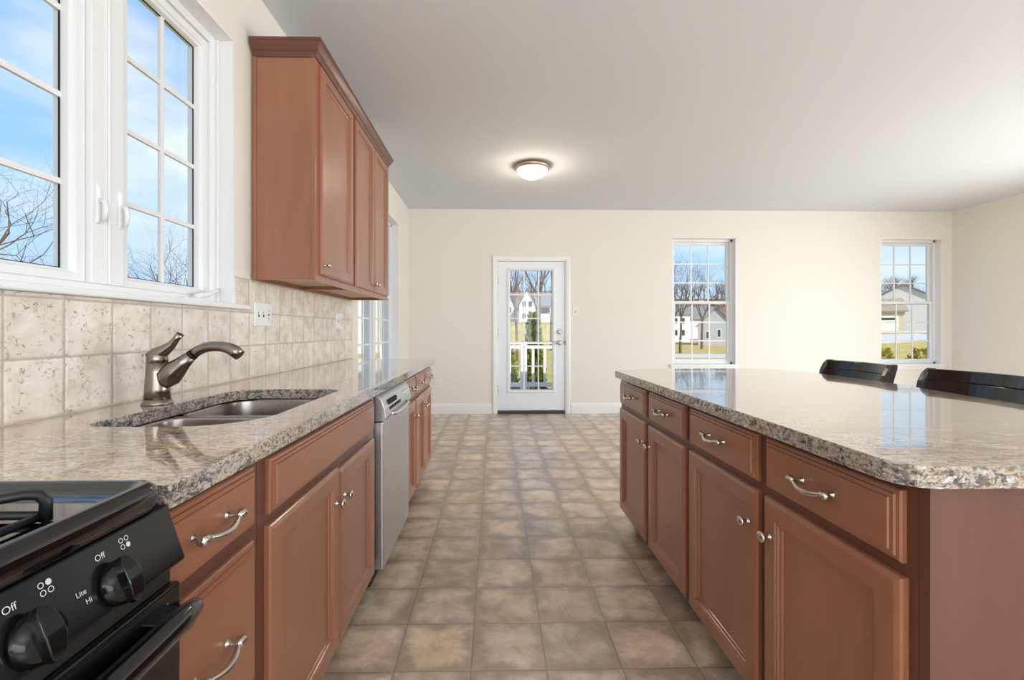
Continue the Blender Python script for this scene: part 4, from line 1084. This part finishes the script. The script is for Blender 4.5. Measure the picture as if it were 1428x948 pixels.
for (t0_, t1_, d0, d1, cnt, hmin, hmax) in ((-0.02, 0.20, 110, 235, 60, 8, 12), (0.34, 0.52, 125, 235, 60, 8, 12), (0.76, 0.94, 110, 235, 50, 9, 13), (-1.2, -0.2, 60, 130, 30, 7, 10)):
    for k in range(cnt):
        for tries in range(40):
            y = rnd.uniform(d0, d1); t = rnd.uniform(t0_, t1_)
            if hypot(t * y - 2.7, y - 104) > 12 and hypot(t * y - 11, y - 94) > 13 and hypot(t * y - 74, y - 86) > 16 and hypot(t * y - 39, y - 100) > 14 and hypot(t * y - 51, y - 116) > 14 and hypot(t * y - 6, y - 96) > 14 and all(hypot(t * y - a, y - b) > 9.6 for a, b in placed): break
        else: continue
        placed.append((t * y, y))
        T_(far_protos, i % 4, t * y, y, rnd.uniform(hmin, hmax), rnd.uniform(0, 6.28), 'distant bare woodland tree on the slope', GF, 10.0, zoff=-0.4, wide=1.0); i += 1

# ---------------------------------------------------------------- houses
def house(x0, x1, y0, y1, h, ridge, axis, wm, rm, label, wins=(), garage=None, rot=0.0):
    z0 = min(gz(x0, y0), gz(x1, y0), gz((x0 + x1) / 2, y0)) - 0.25
    zg = gz((x0 + x1) / 2, y0)
    r = empty('house', ((x0 + x1) / 2, (y0 + y1) / 2, z0), label, 'house')
    r.rotation_euler = (0, 0, radians(rot))
    zt_ = zg + h; zr = zg + ridge; mb = MB()
    if axis == 'y':     # gable end toward the camera
        xm = (x0 + x1) / 2
        mb.extrude([(x0, z0), (x1, z0), (x1, zt_), (xm, zr), (x0, zt_)], lambda p, q, t: (p, t, q), y0, y1); mb.build('wall', M[wm], r)
        th = 0.22; ov = 0.35; sl = (zr - zt_) / (xm - x0)
        rf = MB()
        for s_ in (-1, 1):
            xe = x0 - ov if s_ < 0 else x1 + ov
            rf.extrude([(xm, zr + 0.02), (xe, zt_ - ov * sl + 0.02), (xe, zt_ - ov * sl + 0.02 + th), (xm, zr + 0.02 + th)], lambda p, q, t: (p, t, q), y0 - ov, y1 + ov)
        rf.build('roof', M[rm], r)
    else:
        ym = (y0 + y1) / 2
        mb.extrude([(y0, z0), (y1, z0), (y1, zt_), (ym, zr), (y0, zt_)], lambda p, q, t: (t, p, q), x0, x1); mb.build('wall', M[wm], r)
        th = 0.22; ov = 0.35; sl = (zr - zt_) / (ym - y0); rf = MB()
        for s_ in (-1, 1):
            ye = y0 - ov if s_ < 0 else y1 + ov
            rf.extrude([(ym, zr + 0.02), (ye, zt_ - ov * sl + 0.02), (ye, zt_ - ov * sl + 0.02 + th), (ym, zr + 0.02 + th)], lambda p, q, t: (t, p, q), x0 - ov, x1 + ov)
        rf.build('roof', M[rm], r)
    for (wx, wz, ww, wh) in wins:
        f = MB().box(wx - ww / 2 - 0.12, wx + ww / 2 + 0.12, y0 - 0.06, y0 - 0.01, zg + wz - wh / 2 - 0.12, zg + wz + wh / 2 + 0.12).build('window', M['rail'], r)
        MB().box(wx - ww / 2, wx + ww / 2, y0 - 0.08, y0 - 0.055, zg + wz - wh / 2, zg + wz + wh / 2).build('pane', M['pane_dark'], f)
    if garage:
        gx, gw, gh = garage
        g = MB().box(gx - gw / 2, gx + gw / 2, y0 - 0.07, y0 - 0.01, zg - 0.1, zg + gh).build('garage_door', M['rail'], r)
        MB().box(gx - gw / 2 + 0.2, gx + gw / 2 - 0.2, y0 - 0.09, y0 - 0.065, zg + gh - 0.62, zg + gh - 0.30).build('garage_window', M['pane_dark'], g)
    return r
# through the door
house(4.9, 8.0, 88, 96, 3.3, 6.4, 'y', 'siding_white', 'shingle', 'white gabled house in the middle of the door glass', [(5.8, 3.6, 0.7, 1.1), (7.0, 3.6, 0.7, 1.1), (5.8, 1.2, 0.7, 1.1), (7.0, 1.2, 0.7, 1.1)])
house(8.6, 13.5, 90, 98, 3.4, 5.6, 'x', 'siding_white', 'shingle', 'white house with grey roof at the right of the door glass', [(9.6, 2.4, 0.9, 1.2), (10.6, 2.4, 0.9, 1.2), (11.6, 0.9, 1.0, 1.2)])
house(0.8, 4.6, 100, 108, 4.2, 7.0, 'y', 'siding_pale', 'shingle', 'pale gabled house at the left of the door glass', [(2.0, 3.0, 0.8, 1.2), (3.4, 3.0, 0.8, 1.2)])
# window nearest the door
house(36.0, 41.6, 74.61, 83.61, 3.3, 6.3, 'y', 'siding_grey', 'shingle', 'grey gabled house low in the window nearest the door', [(38.8 - 1.3, 1.7, 0.45, 1.1), (38.8 + 0.4, 2.0, 0.45, 1.2)], None, -24)
house(38.5, 42.5, 98, 106, 6.0, 8.5, 'x', 'siding_white', 'shingle', 'distant white house behind the trees in the window nearest the door', [(39.4, 4.6, 0.7, 1.2), (41.0, 4.6, 0.7, 1.2), (39.4, 2.0, 0.7, 1.2), (41.0, 2.0, 0.7, 1.2)])
house(46.0, 56.0, 112, 120, 5.0, 8.0, 'x', 'siding_pale', 'shingle', 'distant pale house behind the grey gabled house', [])
# right window
house(72.82, 80.82, 78.73, 90.73, 6.0, 8.3, 'y', 'siding_pale', 'shingle', 'large pale gabled house in the window beside the right corner', [(76.82 - 0.4, 5.3, 0.8, 1.2)], None, -38)
house(54.66, 60.66, 64.40, 71.40, 2.9, 4.6, 'x', 'siding_tan', 'shingle_tan', 'tan garage with white door in the window beside the right corner', [], (58.16, 3.6, 2.25), -34)
house(30.0, 34.3, 35, 41, 3.2, 5.0, 'y', 'siding_pale', 'shingle', 'pale house corner at the right edge of the right window', []) if False else None
# through the twin window in the left wall
house(-17, -9.5, 38, 46, 5.5, 8.4, 'x', 'siding_pale', 'shingle', 'pale house seen through the twin window in the left wall', [(-15, 4.2, 1.0, 1.3), (-12, 4.2, 1.0, 1.3)])
strip('driveway', [(40, 56), (48, 57), (60, 58)], 4.0, 'pale driveway before the tan garage')

# ---------------------------------------------------------------- deck, railing, shrubs
dk = MB()
for k in range(22): dk.box(-2.4, 3.2, 6.46 + k * 0.145, 6.46 + k * 0.145 + 0.138, -0.13, -0.10)
for x in (-2.3, 0.9, 3.1): dk.box(x - 0.06, x + 0.06, 6.46, 9.62, -0.30, -0.13); dk.box(x - 0.07, x + 0.07, 9.45, 9.59, -1.2, -0.30)
struct(dk.build('floor_deck', M['deck']), 'tan board deck outside the far door', 'deck')
rr_ = empty('deck_railing', (0.9, 9.56, -0.10), 'white deck railing beyond the glazed door', 'railing')
for x in (-2.3, 0.62, 3.10): MB().box(x - 0.068, x + 0.068, 9.50, 9.636, -0.10, 0.86).build('post', M['rail'], rr_, bevel=0.01)
MB().box(-2.36, 3.16, 9.49, 9.65, 0.86, 0.895).box(-2.3, 3.10, 9.53, 9.60, 0.76, 0.83).build('top_rail', M['rail'], rr_, bevel=0.005)
MB().box(-2.3, 3.10, 9.53, 9.60, -0.04, 0.05).build('bottom_rail', M['rail'], rr_, bevel=0.005)
x = -2.12
while x < 3.05:
    if min(abs(x - q) for q in (-2.3, 0.62, 3.10)) > 0.09: MB().box(x - 0.027, x + 0.027, 9.54, 9.594, 0.05, 0.76).build('baluster', M['rail'], rr_)
    x += 0.245
def shrub(x, y, z, w, h, m, seed, label, cat='shrub', leaf=0.05, n=900, cone=True, group=None):
    rnd = random.Random(seed)
    r = empty('evergreen_shrub' if cone else 'yellow_leafed_bush', (x, y, z), label, cat, group)
    st = MB()
    for k in range(5):
        a = 2 * pi * k / 5
        st.tube([(x, y, z), (x + 0.2 * w * cos(a), y + 0.2 * w * sin(a), z + h * 0.5), (x + 0.3 * w * cos(a), y + 0.3 * w * sin(a), z + h * 0.85)], [0.03, 0.018, 0.006], 6)
    st.build('stem', M['bark'], r)
    fo = MB()
    for k in range(n):
        t = rnd.random() ** 0.8; a = rnd.uniform(0, 2 * pi)
        rad = w * 0.5 * ((1 - t) * 0.85 + 0.15 if cone else math.sqrt(max(0.05, 1 - (2 * t - 1) ** 2))) * rnd.uniform(0.55, 1.08)
        p = Vector((x + rad * cos(a), y + rad * sin(a), z + 0.03 * h + t * h * 0.97))
        d = Vector((cos(a) * 0.8, sin(a) * 0.8, rnd.uniform(0.1, 1.2))).normalized(); sd = d.cross(Vector((rnd.uniform(-1, 1), rnd.uniform(-1, 1), rnd.uniform(-1, 1)))).normalized()
        L = leaf * rnd.uniform(0.7, 1.5); ww = L * 0.42
        fo.add([p, p + d * L * 0.5 + sd * ww, p + d * L, p + d * L * 0.5 - sd * ww], [(0, 1, 2, 3)])
    fo.build('foliage', M[m], r, fixn=False)
gsh = 'evergreen shrubs behind the deck railing'
for k, (x, y, w, h, lb) in enumerate(((0.98, 11.3, 0.62, 2.5, 'tallest cone shaped evergreen behind the middle of the railing'), (0.30, 10.7, 0.62, 1.72, 'evergreen shrub behind the left of the railing'), (1.68, 10.7, 0.64, 1.80, 'evergreen shrub behind the right of the railing'), (-0.52, 10.9, 0.6, 1.6, 'evergreen shrub left of the one behind the railing post'))):
    shrub(x, y, -0.98, w, h, 'leaf_green', 40 + k, lb, 'shrub', 0.12, 1500, True, gsh)
for k, (x, y, w, h, lb) in enumerate(((7.30, 8.4, 0.50, 1.76, 'yellow green bush outside the right window at its left pane'), (7.72, 9.2, 0.50, 1.72, 'yellow green bush outside the right window in the middle'), (8.12, 8.5, 0.54, 1.74, 'tallest yellow green bush outside the right window'))):
    shrub(x, y, -0.98, w, h, 'leaf_yellow', 60 + k, lb, 'bush', 0.06, 1300, False, 'yellow bushes outside the right window')
